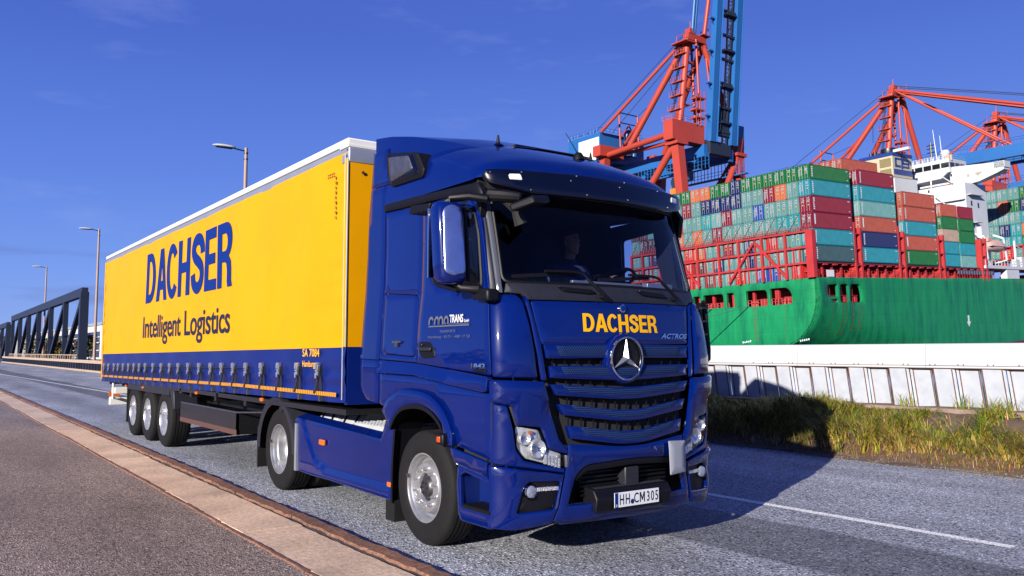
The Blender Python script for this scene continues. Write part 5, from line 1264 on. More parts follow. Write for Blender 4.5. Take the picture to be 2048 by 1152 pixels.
m.box((-44.5, 4.0, -7.6), (-.6, 4.4, -3.0)); m.box((-44.5, .7, -7.8), (-.6, 30, -7.35)); m.box((-44.5, .7, -3.6), (-.6, 30, -3.0)); m.box((-5, 4, -7.4), (-4.7, 30, -3.2)); m.build('mooring_deck', REDD, SHIP)
m = MB()
for x in (-23.9, -19.0, -14.2, -9.2, -8.8, -27.4): m.box((x-.25, 1.0, -7.3), (x+.25, 1.5, -3.6))
for x0, x1 in ((-25.4, -20.7), (-15.0, -10.6), (-9.7, -5.4)):
    for z in (-6.5, -6.0): m.tube((x0, .35, z), (x1, .35, z), .06, 6)
    for k in range(7): x = x0+(x1-x0)*k/6; m.tube((x, .35, -7.1), (x, .35, -6.0), .06, 6)
for x in (-24.5, -14.3, -13.5, -7.3, -6.4): m.tube((x, .9, -7.3), (x, .9, -6.2), .35, 10); 
for y in (4.5, 8.2, 11.5): m.box((-.9, y-.1, -7.3), (-.6, y+.1, -4.0)); m.tube((-.4, y-.9, -6.0), (-.4, y+1.3, -6.0), .06, 6); m.box((-.5, y+.2, -7.2), (-.3, y+1.0, -6.2))
m.build('mooring_gear', RED, SHIP, each=True)
m = MB(); m.box((-44.9, .6, -3.1), (-.1, 128, -2.86)); m.build('main_deck', REDD, SHIP)
for p, h in ((-3.0, 'A'), (-15.5, 'B'), (-25.8, 'C')):
    m = MB(); rr = random.Random(int(-p))
    for i in range(5): m.box((p-1.1+i*.42, -.03, -13.9+(.05*i)), (p-.85+i*.42, -.005, -13.6+.05*i+rr.uniform(-.05, .05)))
    m.build('draught_mark', INKWHITE, SHIP)
m = MB(); m.prism([(-0.28, 0), (.28, 0), (.28, -1.3), (.75, -1.3), (0, -2.4), (-.75, -1.3), (-.28, -1.3)], 0, .07, .10); m.build('tug_mark', INKWHITE, SHIP, loc=(.02, 52.5, -10.2))
m = MB(); m.path([(-14.6, -.2, -7.0), (-19, -10, -9.3), (-25.0, -26, -13.0), (-32, -45, -17)], .09, 6); m.path([(-23.5, -.2, -7.0), (-30, -12, -9.0), (-42, -40, -13)], .09, 6); m.build('mooring_line', mat('mooring_rope', (.03, .16, .10), .8), SHIP)
m = MB(); rr = random.Random(6)
for (x, z, w) in ((-13.6, -7.3, .35), (-13.0, -7.3, .2), (-6.9, -7.25, .15)):
    zz = z
    while zz > -13.6: h = rr.uniform(.2, .6); m.box((x-w*rr.uniform(.3, .8), -.012, zz-h), (x+w*rr.uniform(.3, .8), -.004, zz)); zz -= h+rr.uniform(0, .4)
m.build('rust_streak', mat('rust_stain', (.06, .13, .045), .7), SHIP)
m = MB()
for (y, z, w) in ((4.6, -7.4, .16), (7.4, -7.4, .3), (8.6, -7.4, .2), (10.6, -7.4, .35), (12.4, -7.4, .25), (13.2, -7.4, .14)):
    zz = z
    while zz > -12.5: h = rr.uniform(.3, .9); yy = y+rr.uniform(-.06, .06); m.add([mapH(yy-w/2, zz, .03), mapH(yy+w/2, zz, .03), mapH(yy+w*.4, zz-h, .03), mapH(yy-w*.4, zz-h, .03)], [(0, 1, 2, 3)]); zz -= h+rr.uniform(0, .5)
o = m.build('rust_streak', mat('rust_stain_side', (.13, .10, .04), .7), SHIP); o['kind'] = 'stuff'
# lashing frame across the stern
F_ = []
def bars(name, L_, w, mt, par): 
    for p, q in L_: m = MB(); m.bar(p, q, w, w); m.build(name, mt, par)
yf_ = -.35
bars('frame_beam', [((-45, yf_, 5.5), (0, yf_, 5.35)), ((-45, yf_, 2.6), (0, yf_, 2.55)), ((-45, yf_, -.2), (0, yf_, -.2)), ((-45, yf_+.9, -1.6), (0, yf_+.9, -1.6))], .34, RED, SHIP)
for x in (-44.8, -41.5, -36.4, -31.3, -26.2, -20.8, -16.0, -10.75, -5.65): bars('frame_post', [((x, yf_-.02, -2.85), (x, yf_-.02, 5.75))], .40, RED, SHIP)
for x in (-43, -39, -34.3, -29.5, -28.0, -24.4, -22.4, -18.6, -14.2, -12.4, -9.3, -7.4, -4.2, -2.9): bars('frame_stay', [((x, yf_+.25, -2.85), (x, yf_+.25, 2.5 if int(x) % 3 else 5.3))], .26, RED, SHIP)
m = MB(); m.box((-1.25, -.75, -2.85), (.15, .25, 5.5)); m.build('corner_post', RED, SHIP)
bars('brace', [((-12.6, yf_-.05, 4.45), (-18.55, yf_-.05, -2.46)), ((-11.9, yf_-.05, 4.36), (-5.6, yf_-.05, -2.5)), ((-30.4, yf_-.05, 2.2), (-25.9, yf_-.05, -2.5)), ((-31.0, yf_-.05, 2.2), (-36.2, yf_-.05, -2.5))], .42, RED, SHIP)
m = MB()
for k in range(90): x = -44.8+k*.5; m.tube((x, yf_-.3, 5.5), (x, yf_-.3, 6.5 if k % 2 else 6.2), .035, 4)
m.tube((-45, yf_-.3, 6.4), (-.6, yf_-.3, 6.3), .04, 5); m.tube((-45, yf_-.3, 6.0), (-.6, yf_-.3, 5.9), .04, 5); o = m.build('frame_railing', RED, SHIP); o['kind'] = 'stuff'
m = MB()
rr = random.Random(8)
for k in range(18):
    x = -2.5*k-1.25
    for s in (-1, 1): m.tube((x+s*1.1, -.12, 5.8), (x-s*1.0, -.12, 8.5), .035, 4)
o = m.build('lashing_rods', STEEL, SHIP); o['kind'] = 'stuff'
# lashing bridges and coaming along the side
for y0 in (12.25, 27.25, 42.3, 60.5):
    m = MB(); m.box((-1.6, y0, -2.9), (.1, y0+.5, 7.4 if y0 < 40 else 6.2)); m.box((-1.6, y0+1.9, -2.9), (.1, y0+2.4, 6.4)); 
    m.build('lashing_post', RED, SHIP, each=True)
    m = MB()
    for z in (-.6, 2.4, 5.2): m.box((-1.5, y0+.5, z), (.1, y0+1.9, z+.18))
    m.build('lashing_platform', RED, SHIP, each=True)
m = MB(); m.box((-44, .3, -2.87), (-3.5, 60, -.05)); m.box((-3.5, .3, -.35), (-.2, 60, -.05)); m.build('hatch_coaming', mat('hatch_oxide', (.16, .015, .02), .6), SHIP)
for i in range(20):
    y = 3.0+i*2.95
    m = MB(); m.box((-2.0, y, -2.9), (-.9, y+.5, -.4)); m.obox((-1.0, y+.25, -.5), (.9, 0, 0), (0, .6, 0), (0, 0, .12)); m.build('coaming_stay', RED, SHIP)
m = MB()
for i in range(60): y = 1.0+i*1.1; m.tube((-.1, y, -2.7), (-.1, y, -1.5), .05, 5)
for z in (-1.5, -1.9, -2.3): m.tube((-.1, .5, z), (-.1, 66, z), .04, 5)
o = m.build('deck_railing', RED, SHIP); o['kind'] = 'stuff'
m = MB(); m.box((-.15, 3.2, -2.7), (-.02, 5.4, -1.5)); m.build('notice_board', INKWHITE, SHIP)

# containers -----------------------------------------------------------------
CC = {'green': (.006, .15, .045), 'teal': (.11, .29, .30), 'bright teal': (.015, .29, .34), 'maroon': (.24, .010, .040), 'red': (.55, .02, .025), 'orange': (.60, .15, .06), 'rust red': (.42, .085, .06), 'navy': (.008, .022, .13), 'blue': (.015, .07, .38), 'slate': (.035, .10, .13), 'beige': (.42, .31, .26), 'pale teal': (.15, .36, .38), 'sea blue': (.015, .26, .36), 'brown': (.10, .03, .04)}
CMAT = {k: mat('container_'+k.replace(' ', '_'), tuple(x*.85 for x in c), .5, 0, 0, .15, noise=(.9, .2), bump=None) for k, c in CC.items()}
SEAL = mat('container_door_gear', (.18, .18, .19), .5); PLAC = mat('placard', (.8, .55, .05), .5); CRUST = mat('container_rust', (.13, .05, .025), .9)
W_, H_ = 2.44, 2.86
_cm = {}
def cont_mesh(col, Lc):
    key = (col, Lc)
    if key in _cm: return _cm[key]
    m = MB(); n = int(Lc/.28)
    for s in (0, 1):
        x = 0 if s == 0 else -W_
        sg = -1 if s == 0 else 1
        # corrugated side
        pts = []
        for i in range(n):
            y = .12+(Lc-.24)*i/n; q = (Lc-.24)/n; pts += [(x+sg*.005, y), (x+sg*.005, y+q*.38), (x+sg*.05, y+q*.5), (x+sg*.05, y+q*.88)]
        b = len(m.v)
        for px, py in pts: m.v += [(px, py, .16), (px, py, H_-.12)]
        for i in range(len(pts)-1): m.f.append((b+2*i, b+2*i+2, b+2*i+3, b+2*i+1)); m.m.append(0)
        m.box((x+sg*.10, .0, 0), (x, Lc, .16)); m.box((x+sg*.08, 0, H_-.12), (x, Lc, H_))
        for y in (0, Lc-.12): m.box((x+sg*.14, y, .001), (x+sg*-.002, y+.12, H_-.001))
    m.box((-W_+.1, .06, .05), (-.1, Lc-.05, H_-.03)); m.box((-W_+.12, 0, 0), (-.12, .08, .14)); m.box((-W_+.12, 0, H_-.14), (-.12, .08, H_))
    for x in (-.16, -W_):
        for z in (0, H_-.12):
            for y in (-.006, Lc-.172): m.box((x-.0, y, z), (x+.165, y+.178, z+.125), 1)
    _cm[key] = m.mesh('shipping_container', [CMAT[col], CRUST], 0); return _cm[key]
_dm = {}
DPRINT = mat('door_print', (.36, .38, .40), .6)
def door_mesh(col, var):
    if (col, var) in _dm: return _dm[(col, var)]
    m = MB(); rr = random.Random(var*7+len(col)); w = 1.07
    m.box((0, .01, 0), (w, .06, 2.55), 0)
    for k in range(5): m.box((.05, -.012, .12+k*.5), (w-.05, .012, .40+k*.5), 0)
    for x in (.28, .80):
        m.tube((x, -.05, -.02), (x, -.05, 2.58), .032, 6, 1 if var % 2 else 2)
        m.box((x-.06, -.05, .9), (x+.16, -.03, .97), 1)
    for k in range(2+var % 2):
        z = 2.2-k*.3-rr.uniform(0, .1); x = rr.uniform(.3, .45); m.box((x, -.075, z), (x+rr.uniform(.3, .55), -.068, z+.13), 2)
    if var % 3 == 0:
        for k in range(4): z = 1.7-k*.26; m.box((.38, -.075, z), (.38+rr.uniform(.2, .5), -.068, z+.11), 2)
    if var % 3 == 1: m.box((.5, -.075, 1.0), (.66, -.068, 1.18), 3)
    if var % 4 == 2:
        for k in range(3): m.box((.12+k*.28, -.075, .5+.1*k), (.2+k*.28, -.068, 2.0-.1*k), 2)
    _dm[(col, var)] = m.mesh('door', [CMAT[col], SEAL, DPRINT, PLAC], 0); return _dm[(col, var)]
_sl = {}
def side_marks(v):
    if v in _sl: return _sl[v]
    m = MB(); rr = random.Random(v)
    if v < 3:
        for k in range(6): z = 2.45-k*.36; m.box((.004, .55, z-.24), (.012, .55+rr.uniform(.28, .42), z), 0)
    else: m.box((.004, .55, .7), (.012, .9, 2.5), 0)
    m.box((.004, 11.0, 2.3), (.012, 11.7, 2.42), 0); m.box((.004, 11.3, .5), (.012, 11.7, .62), 0)
    _sl[v] = m.mesh('side_lettering', INKWHITE, 0); return _sl[v]
ordw = ['first', 'second', 'third', 'fourth', 'fifth', 'sixth', 'seventh', 'eighth', 'ninth', 'tenth', 'eleventh', 'twelfth', 'thirteenth', 'fourteenth', 'fifteenth', 'sixteenth', 'seventeenth', 'eighteenth']
rrc = random.Random(33)
def container(col, xl, yl, zl, label, Lc=12.19, doors=True, marks=None, hz=1.0, group='shipping containers stacked on the ship'):
    o = link('shipping_container', cont_mesh(col, Lc)); o.matrix_world = SMAT @ Matrix.Translation((xl, yl, zl)) @ Matrix.Scale(hz, 4, (0, 0, 1))
    tag(o, label, 'container', group)
    if doors:
        for k in range(2): link('door', door_mesh(col, rrc.randrange(8)), o, (-W_+.14+k*1.09, .005, .15))
    if marks is not None: link('side_lettering', side_marks(marks), o)
    return o
A = {'G': 'green', 'T': 'teal', 'B': 'bright teal', 'M': 'maroon', 'R': 'red', 'O': 'orange', 'N': 'navy', 'U': 'blue', 'S': 'slate', 'P': 'pale teal', 'W': 'brown', 'K': 'sea blue'}
rows = [(14.5, 'GGGGGGNGGOOGGTTRTT'), (11.6, 'KTOMTTNNNNTMTRTWTW'), (8.7, 'MTTTUTTMPBTTRTWTWW'), (5.8, 'MBBTTTTTMTOTOTTWWT'), (2.9, 'KTTRTNTMTTORTRTNTT'), (0.0, 'STTTTNTTNTWRNTRTMT'), (-2.9, ' RTUUTRTTWTRTMTRTN')]
tiern = ['top tier', 'second tier down', 'third tier down', 'fourth tier down', 'upper row behind the red frame', 'middle row behind the red frame', 'lowest row behind the red frame']
for r, (z, s) in enumerate(rows):
    for c, ch in enumerate(s):
        if ch == ' ': continue
        pos = 'at near corner' if c == 0 else '%s from near corner' % ordw[c]
        container(A[ch], -2.5*c-.03, .05, z+.01, '%s container end, stern stack %s, %s' % (A[ch], tiern[r], pos), marks=(r % 4) if c == 0 else None, hz=.9 if r == 0 else 1.0)
g = 2.86
def bay(y, cols, zt, nm, Lc=12.19, hz=1.0):
    n = len(cols); z = zt
    for i, ch in enumerate(cols):
        z -= 2.9*hz
        lv = 'topmost' if i == 0 else ('lowest' if i == n-1 else '%s from the top' % ordw[i])
        container(ch, -.03, y, z+.01, '%s container side, %s in the %s' % (ch, lv, nm), Lc=Lc, marks=i % 4 if Lc > 8 else None, hz=hz)
bay(12.19+g, ['maroon', 'sea blue', 'pale teal', 'rust red', 'navy', 'sea blue'], 17.5, 'second column of long sides')
bay(2*(12.19+g), ['rust red', 'rust red', 'sea blue', 'rust red', 'green'], 14.5, 'third column of long sides')
bay(3*(12.19+g)-.2, ['rust red', 'green', 'beige', 'sea blue', 'sea blue'], 13.0, 'first short column before the bridge', Lc=6.06, hz=.9)
bay(3*(12.19+g)+6.9, ['maroon', 'green', 'green', 'sea blue', 'pale teal'], 12.9, 'second short column before the bridge', Lc=6.06, hz=.9)
for c in range(5):
    container('rust red', -5.0-2.5*c, 12.19+g+3.2, 18.4, 'rust red container on the raised tier behind the stern stack, %s from its near end' % ordw[c], marks=None, hz=.9)
frows = ['GTTTTT', 'NGOTTT', 'KTTTBT', 'OBNTTT', 'GBBTGT', 'TTRTUT']
for r, s in enumerate(frows):
    for c, ch in enumerate(s):
        container(A[ch], -5.0+2.5*(5-c)-7.3, 86.5, 17.2-2.9*r, '%s container end ahead of the bridge, %s row down, %s from its inboard edge' % (A[ch], ordw[r], ordw[c]))
# deckhouse, funnel and bridge
m = MB(); m.box((-34, 62.5, -2.9), (-3.2, 72, 19.4)); m.box((-26, 50.5, 0), (-12.6, 60, 21.4)); HS = m.build('deckhouse', SHW, SHIP)
m = MB(); m.box((-20.3, 50, 21.4), (-12.5, 58, 26.2)); FU = m.build('funnel', CREAM, SHIP)
m = MB(); m.box((-20.45, 49.85, 26.2), (-12.35, 58.2, 26.95)); m.build('funnel_top', SHB, FU)
m = MB()
for k in range(10): m.box((-15.5, 49.8, 23.9+k*.19), (-12.9, 50.02, 24.0+k*.19)); m.box((-15.5, 49.8, 21.5+k*.19), (-12.9, 50.02, 21.6+k*.19)); m.box((-20, 49.8, 22.4+k*.19), (-17, 50.02, 22.5+k*.19))
m.build('funnel_louvre', mat('louvre_ochre', (.42, .34, .17), .6), FU)
m = MB(); m.box((-12.5, 50.3, 22.0), (-12.42, 57.8, 23.2)); m.build('funnel_band', SHB, FU)
m = MB()     # monogram on the funnel side
u = lambda a, b_, c, d: m.box((-12.49, 50.6+a, 23.4+b_), (-12.40, 50.6+c, 23.4+d))
u(.3, .3, .9, 2.4); u(.3, 2.0, 2.9, 2.4); u(.3, .3, 2.6, .75); u(2.9, 0, 3.5, 2.7); u(3.5, 1.9, 6.2, 2.3); u(3.5, 1.1, 6.2, 1.5); u(5.7, .3, 6.2, 1.5); u(3.5, .3, 6.2, .7); u(3.5, 1.1, 3.9, 2.3)
m.build('funnel_emblem', SHB, FU)
m = MB(); m.lathe([(0, 1.6), (1.6, 1.5), (1.7, .9), (1.5, 0)], (-15.0, 53, 26.9), 2, 16); m.tube((-18.6, 52, 26.9), (-18.6, 52, 28.0), .45, 10); m.tube((-17.6, 52, 26.9), (-17.6, 52, 28.2), .45, 10); m.build('exhaust_pipe', FRAME, FU, each=True)
m = MB(); m.box((-12.8, 51, 27.0), (-9.2, 52, 27.6)); m.build('funnel_platform', SHW, FU)
m = MB(); m.box((-18, 65, 22.8), (-7.5, 73, 26.0)); m.prism([(-18, 22.8), (-8.0, 22.8), (-9.5, 21.6), (-16, 21.4)], 1, 65, 73); BR = m.build('bridge', SHW, SHIP)
m = MB()
for k in range(5):
    x0 = -17.5+k*2.05; m.box((x0, 64.9, 24.0), (x0+1.75, 65.02, 25.1))
for k in range(3): m.box((-7.52, 65.4+k*2.4, 24.0), (-7.40, 67.3+k*2.4, 25.1))
m.build('bridge_window', DARKW, BR, each=True)
m = MB(); m.prism([(-8, 22.2), (3.6, 21.9), (3.6, 21.4), (2.3, 20.9), (-1.6, 19.7), (-3.3, 19.5), (-8, 19.5)], 1, 66, 68.6); m.prism([(-8, 22.2), (3.7, 21.9), (3.7, 23.2), (.9, 23.3), (-7.6, 24.0)], 1, 66, 66.25); m.box((1.6, 66.0, 21.9), (3.8, 68.8, 23.3)); m.build('bridge_wing', SHW, BR)
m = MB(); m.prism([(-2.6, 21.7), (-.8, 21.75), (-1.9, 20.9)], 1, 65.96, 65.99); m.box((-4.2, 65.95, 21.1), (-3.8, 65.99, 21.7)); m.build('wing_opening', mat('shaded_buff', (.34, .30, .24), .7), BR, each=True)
m = MB()
for z in (26.4, 26.9): m.tube((-17.8, 65.1, z), (-7.6, 65.1, z), .05, 5); m.tube((-7.6, 65.1, z), (-7.6, 73, z), .05, 5)
for k in range(16): m.tube((-17.8+k*.68, 65.1, 26.0), (-17.8+k*.68, 65.1, 27.0), .07, 5)
for k in range(8): m.box((-17.5+k*1.2, 65.3, 26.0), (-17.1+k*1.2, 65.6, 26.7))
m.build('bridge_railing', SHW, BR)
m = MB(); m.lathe([(0, 1.5), (.8, 1.3), (1.1, .6), (.9, 0), (.5, -.6)], (-9.2, 67, 27.0), 2, 14); m.build('radar_dome', SHW, BR)
m = MB(); m.tube((-10.9, 66.5, 26.0), (-11.4, 66.5, 33.6), .13, 6, 0, .05); m.build('mast', SHW, BR)
m = MB(); m.tube((-9.7, 66.5, 26.0), (-9.9, 66.5, 31.9), .11, 6, 0, .05); m.build('mast', SHW, BR)
m = MB(); m.tube((-12.4, 67, 26.0), (-12.4, 67, 30.8), .25, 6); 
for z in (28.4, 29.3, 30.1): m.box((-13.3, 66.8, z), (-11.5, 67.2, z+.16))
m.build('radar_mast', FRAME, BR)
m = MB(); m.box((-9.2, 65.9, 25.6), (-7.2, 66.1, 26.9)); m.build('name_board', mat('name_board_buff', (.5, .36, .24), .6), BR)
m = MB(); m.box((-13.2, 62.3, 19.6), (-3.4, 62.5, 20.0)); m.box((-13.2, 61.6, 15.6), (-3.3, 62.5, 15.8)); m.tube((-10.4, 61.8, 14), (-10.4, 62.0, 22.5), .16, 6); m.tube((-9.6, 61.8, 17.2), (-6.6, 61.8, 14.2), .12, 6); m.tube((-8.4, 61.8, 22), (-5.6, 61.8, 19.6), .12, 6); m.build('deck_ledge', SHW, HS, each=True)
m = MB()
for (x, z) in ((-11.5, 18.4), (-10.8, 20.3), (-15.8, 20.2), (-11.2, 16.6), (-6.2, 21.2)): m.box((x, 62.42, z), (x+.35, 62.52, z+.6))
for (y, z) in ((64.5, 14.3), (67.6, 14.0), (65, 9.4)): m.box((-3.22, y, z), (-3.12, y+.6, z+1.1))
m.build('porthole', DARKW, HS, each=True)
m = MB(); m.box((-3.2, 63, 16.6), (-2.2, 69, 16.75)); m.box((-3.2, 64.5, 10.4), (-1.9, 67, 10.5)); m.box((-3.2, 66.5, 3), (-2.3, 68.3, 9.6)); m.build('side_ledge', SHW, HS, each=True)
LB = tag(empty('lifeboat'), 'pale pink enclosed lifeboat hanging beside the white deckhouse', 'lifeboat'); LB.matrix_world = SMAT @ Matrix.Translation((-1.0, 68.9, 5.0))
m = MB(); ringsL = []
for i in range(13):
    t = -1+2*i/12; r_ = (1-abs(t)**2.6)**.5 if abs(t) < 1 else 0.02
    for k in range(12):
        a = 2*math.pi*k/12; m.v.append((1.35*r_*math.cos(a), 4.7*t, 1.45*r_*math.sin(a)*(1.0 if math.sin(a) > 0 else .9)))
for i in range(12):
    for k in range(12): m.f.append((i*12+k, i*12+(k+1) % 12, (i+1)*12+(k+1) % 12, (i+1)*12+k)); m.m.append(0)
m.build('boat_body', mat('faded_orange_boat', (.70, .42, .36), .5, noise=(.5, .15)), LB)
m = MB(); m.box((-1.42, -4.2, -.1), (1.42, 4.2, .06)); m.build('rubbing_strake', SHW, LB); m = MB(); m.box((-.7, -4.0, 1.0), (.7, -2.2, 1.75)); m.build('steering_hood', mat('boat_canopy', (.6, .33, .27), .5), LB)
m = MB()
for y in (64.4, 73.4): m.bar((-3, y, 8.0), (-.8, y, 7.0), .3, .4); m.bar((-.8, y, 7.0), (-.4, y, 2.0), .3, .3); m.bar((-3, y, 1.5), (-.4, y, 2.0), .3, .3)
m.build('davit', SHW, SHIP, each=True)
m = MB(); m.box((-6, 62, -.1), (.1, 100, .55)); m.box((-1.4, 72, -2.3), (-.05, 78, .0)); m.build('boat_deck', SHW, SHIP)
m = MB()
for k in range(24): y = 62+k*1.5; m.tube((.05, y, .5), (.05, y, 1.7), .06, 5)
for z in (1.1, 1.65): m.tube((.05, 62, z), (.05, 98, z), .05, 5)
m.build('boat_deck_railing', SHW, SHIP)
m = MB(); m.tube((-.4, 77.5, .5), (-.4, 77.5, 6.5), .25, 8); m.bar((-.4, 77.5, 5.6), (-.4, 81, 4.6), .2, .2); m.box((-.9, 76.6, .5), (.1, 78.4, 2.2)); m.box((-.9, 79.5, .5), (.1, 80.6, 2.8)); m.build('deck_crane', SHW, SHIP)
m = MB(); m.box((-.3, 50, -1.6), (-.1, 66, -.7)); 
for k in range(14): m.box((-.12, 50.3+k*1.12, -1.5), (-.05, 50.9+k*1.12, -.8))
m.build('gangway', STEEL, SHIP)
m = MB(); m.box((-8, 86.3, -2.8), (3.0, 86.4, -1.0))
for z in (.3, 3.0, 6.0): m.bar((-12, 85.9, z), (3.2, 85.9, z), .35, .35)
for x in (-7.0, -4.4, -1.9, .6, 3.0): m.bar((x, 85.9, -2.8), (x, 85.9, 6.2), .35, .35)
m.build('forward_frame', RED, SHIP, each=True)
# ------------------------------------------------------------------ ship-to-shore cranes
CRED = mat('crane_red', (.46, .052, .027), .5, noise=(.12, .15)); CBLUE = mat('crane_blue', (.015, .13, .42), .45, noise=(.1, .15)); CDARK = mat('crane_machinery', (.01, .018, .04), .6)
CWHITE = mat('crane_white_panel', (.80, .80, .76), .5)
def crane(origin, s, boom_up, label):
    G_ = 0 if boom_up else 4.4
    R0 = tag(empty('gantry_crane', origin), label, 'crane', 'red and blue quay cranes'); R0.scale = (s, s, s)
    def B_(name, L_, mt=CRED):
        for it in L_:
            m = MB()
            if it[0] == 'b': m.box(it[1], it[2])
            elif it[0] == 't': m.tube(it[1], it[2], it[3], 12)
            else: m.bar(it[1], it[2], it[3], it[4])
            o = m.build(name, mt, R0)
        return o
    for y, xb in ((.7, 6.0), (22.6, 6.0)):
        B_('waterside_leg', [('r', (0, y, 54), (xb, y, .3), 2.2, 2.2)])
    for y in (1.0, 22.4): B_('landside_leg', [('r', (-26, y, 54), (-30, y, .3), 2.0, 2.0)])
    B_('head_box', [('b', (-1.5, -2.2, 52.6), (1.5, 9.0, 57.4))]); B_('head_box', [('b', (-1.5, 21.3, 48), (1.5, 24.0, 56.4))])
    B_('rear_head_box', [('b', (-27.5, -2.0, 53.6), (-24.5, 6.4, 56.4))]); B_('rear_head_box', [('b', (-27.5, 18, 53.6), (-24.5, 23.5, 56.4))])
    B_('cabinet', [('b', (-1.2, 21.6, 56.4), (1.4, 24.2, 59.6))], CBLUE)
    for y in (.7, 22.6): B_('collar', [('b', (-2.0, y-1.9, 51.6), (2.0, y+1.9, 52.4))]); B_('portal_tie', [('t', (-26, y+.4, 54.0), (0, y, 55.0), .75)]); B_('portal_tie', [('t', (-26, y+2.6, 54.0), (0, y+1.6, 53.2), .5)])
    B_('brace', [('t', (-.6, .7, 52), (-14, 1.0, 38), .9)]); B_('brace', [('t', (.0, 22.0, 51), (-13, 22.0, 36), .9)]); B_('brace', [('t', (.4, 21.8, 50), (3.6, 4.0, 24), .8)])
    B_('mast', [('t', (0, 1.9, 57), (0, 5.2, 79), .8)]); B_('mast', [('t', (0, 22.6, 56), (0, 10.4, 79.5), .8)])
    for x in (-.7, .9): B_('mast_stay', [('t', (x, 8.2, 58), (x, 7.2, 79), .32)])
    B_('apex_head', [('b', (-.9, 4.6, 78.6), (.9, 11.0, 80.2)), ('b', (-.8, 5.2, 80.4), (.8, 7.2, 81.6))])
    B_('apex_platform', [('b', (-2.6, 2.0, 77.4), (2.2, 6.0, 77.7)), ('b', (-1.6, 9.0, 80.5), (1.6, 12.0, 80.7))])
    B_('back_leg', [('t', (0, 5.0, 78.6), (-19, 3.1, 55.2), .8)]); B_('back_leg', [('t', (0, 10.6, 78.6), (-19, 16.2, 55.2), .8)])
    B_('back_stay', [('t', (0, 4.6, 79), (-26.5, .2, 60.6), .42)]); B_('back_stay', [('t', (-6, 5.0, 71), (-26, 7.4, 57.2), .40)])
    for y in (4.8, 11.6): B_('stay_post', [('t', (-24, y, 56.5), (-24, y-.4, 66.2), .26)])
    B_('stay_post_tie', [('t', (-24, 4.5, 66), (-24, 11.4, 66), .16), ('t', (-24, 4.5, 63.3), (-24, 11.4, 63.3), .16)], CDARK)
    B_('post_brace', [('t', (-24, 4.8, 59), (-24, 8.0, 63), .2), ('t', (-24, 11.4, 58), (-24, 8.0, 63), .2)])
    for k in range(5):
        z = 60.5+k*3.6; y = 2.2+(z-57)*.15
        B_('stair_landing', [('b', (-2.8, y-1.9, z), (.6, y-.7, z+.3)), ('b', (-.4, y+.8, z+1.6), (.4, y+2.4, z+1.9))])
        m = MB()
        for q in range(9): m.box((-1.6, y-2.0+.14*q, z+.4*q+.2), (-.8, y-1.6+.14*q, z+.4*q+.32))
        m.build('stair_flight', CDARK, R0)
        m = MB()
        for (a, b_) in (((-2.8, y-1.9), (.6, y-1.9)), ((-2.8, y-1.9), (-2.8, y-.7))): m.tube((a[0], a[1], z+1.3), (b_[0], b_[1], z+1.3), .05, 4); m.tube((a[0], a[1], z+.8), (b_[0], b_[1], z+.8), .04, 4)
        for q in range(5): m.tube((-2.8+.85*q, y-1.9, z), (-2.8+.85*q, y-1.9, z+1.3), .045, 4)
        m.build('railing', CRED, R0)
    m = MB()
    for (p, q) in (((-2, -2.1), (-2, 9)), ((-1.6, -2.1), (1.6, -2.1)), ((1.6, -2.1), (1.6, 9))):
        for z in (58.0, 58.6): m.tube((p[0], p[1], z), (q[0], q[1], z), .05, 4)
        for k in range(6): a = Vector((p[0], p[1], 57.4)).lerp(Vector((q[0], q[1], 57.4)), k/5); m.tube(a, a+Vector((0, 0, 1.2)), .05, 4)
    for y, z in ((5.8, 61), (6.4, 64), (6.0, 59)): m.box((-.4, y, z), (1.8, y+3.2, z+.35))
    for y in (6.0, 7.6, 9.0): m.tube((1.7, y, 57), (1.7, y, 66), .10, 5)
    m.build('access_tower', CRED, R0)
    B_('cable', [('t', (-.4, 5.4, 81), (-40, 6, 61), .07), ('t', (-.4, 8.4, 81), (-40, 12, 61), .07), ('t', (-6, 4.8, 71), (-9, 9.6, 66.5), .07), ('t', (-10, 4.2, 66), (-24, 11.2, 66), .06)], CDARK)
    B_('apex_frame', [('t', (-1.6, 3.0, 77.7), (-1.6, 3.0, 79.6), .08), ('t', (1.4, 3.0, 77.7), (1.4, 3.0, 79.6), .08), ('t', (-1.6, 3.0, 79.5), (1.4, 3.0, 79.5), .08), ('t', (-1.2, 11.4, 80.5), (-1.2, 11.4, 82.6), .08), ('t', (1.2, 11.4, 80.5), (1.2, 11.4, 82.6), .08), ('t', (-1.2, 11.4, 82.4), (1.2, 11.4, 82.4), .08), ('t', (0, 6.2, 81.4), (0, 6.2, 83.6), .12), ('t', (0, 11.2, 80), (0, 14.5, 58), .28)])
    B_('lattice_brace', [('t', (0, 2.6+k*.65, 61+k*4.4), (0, 8.0-k*.15, 63.4+k*4.4), .13) for k in range(4)])
    # blue girder, walkways, trolley cab, machine house
    for y in (8.2, 17.6): B_('girder', [('b', (-46, y, 49.6+G_), (2, y+1.4, 52.6+G_))], CBLUE)
    B_('girder_cross_beam', [('b', (x, 9.6, 50.4), (x+.8, 17.6, 51.8)) for x in (-40, -26, -12, .6)], CBLUE)
    m = MB(); m.box((-20, 20.0, 46.3), (5, 21.2, 46.6)); m.box((-20, 6.4, 46.0), (2, 7.6, 46.3))
    for yy, zt in ((20.2, 50), (7.4, 50)):
        for k in range(22): x = -20+k*1.15; m.tube((x, yy, 46.3), (x, yy, zt), .09, 5)
        for z in (47.4, 48.2): m.tube((-20, yy, z), (4, yy, z), .06, 4)
    m.build('walkway', CBLUE, R0)
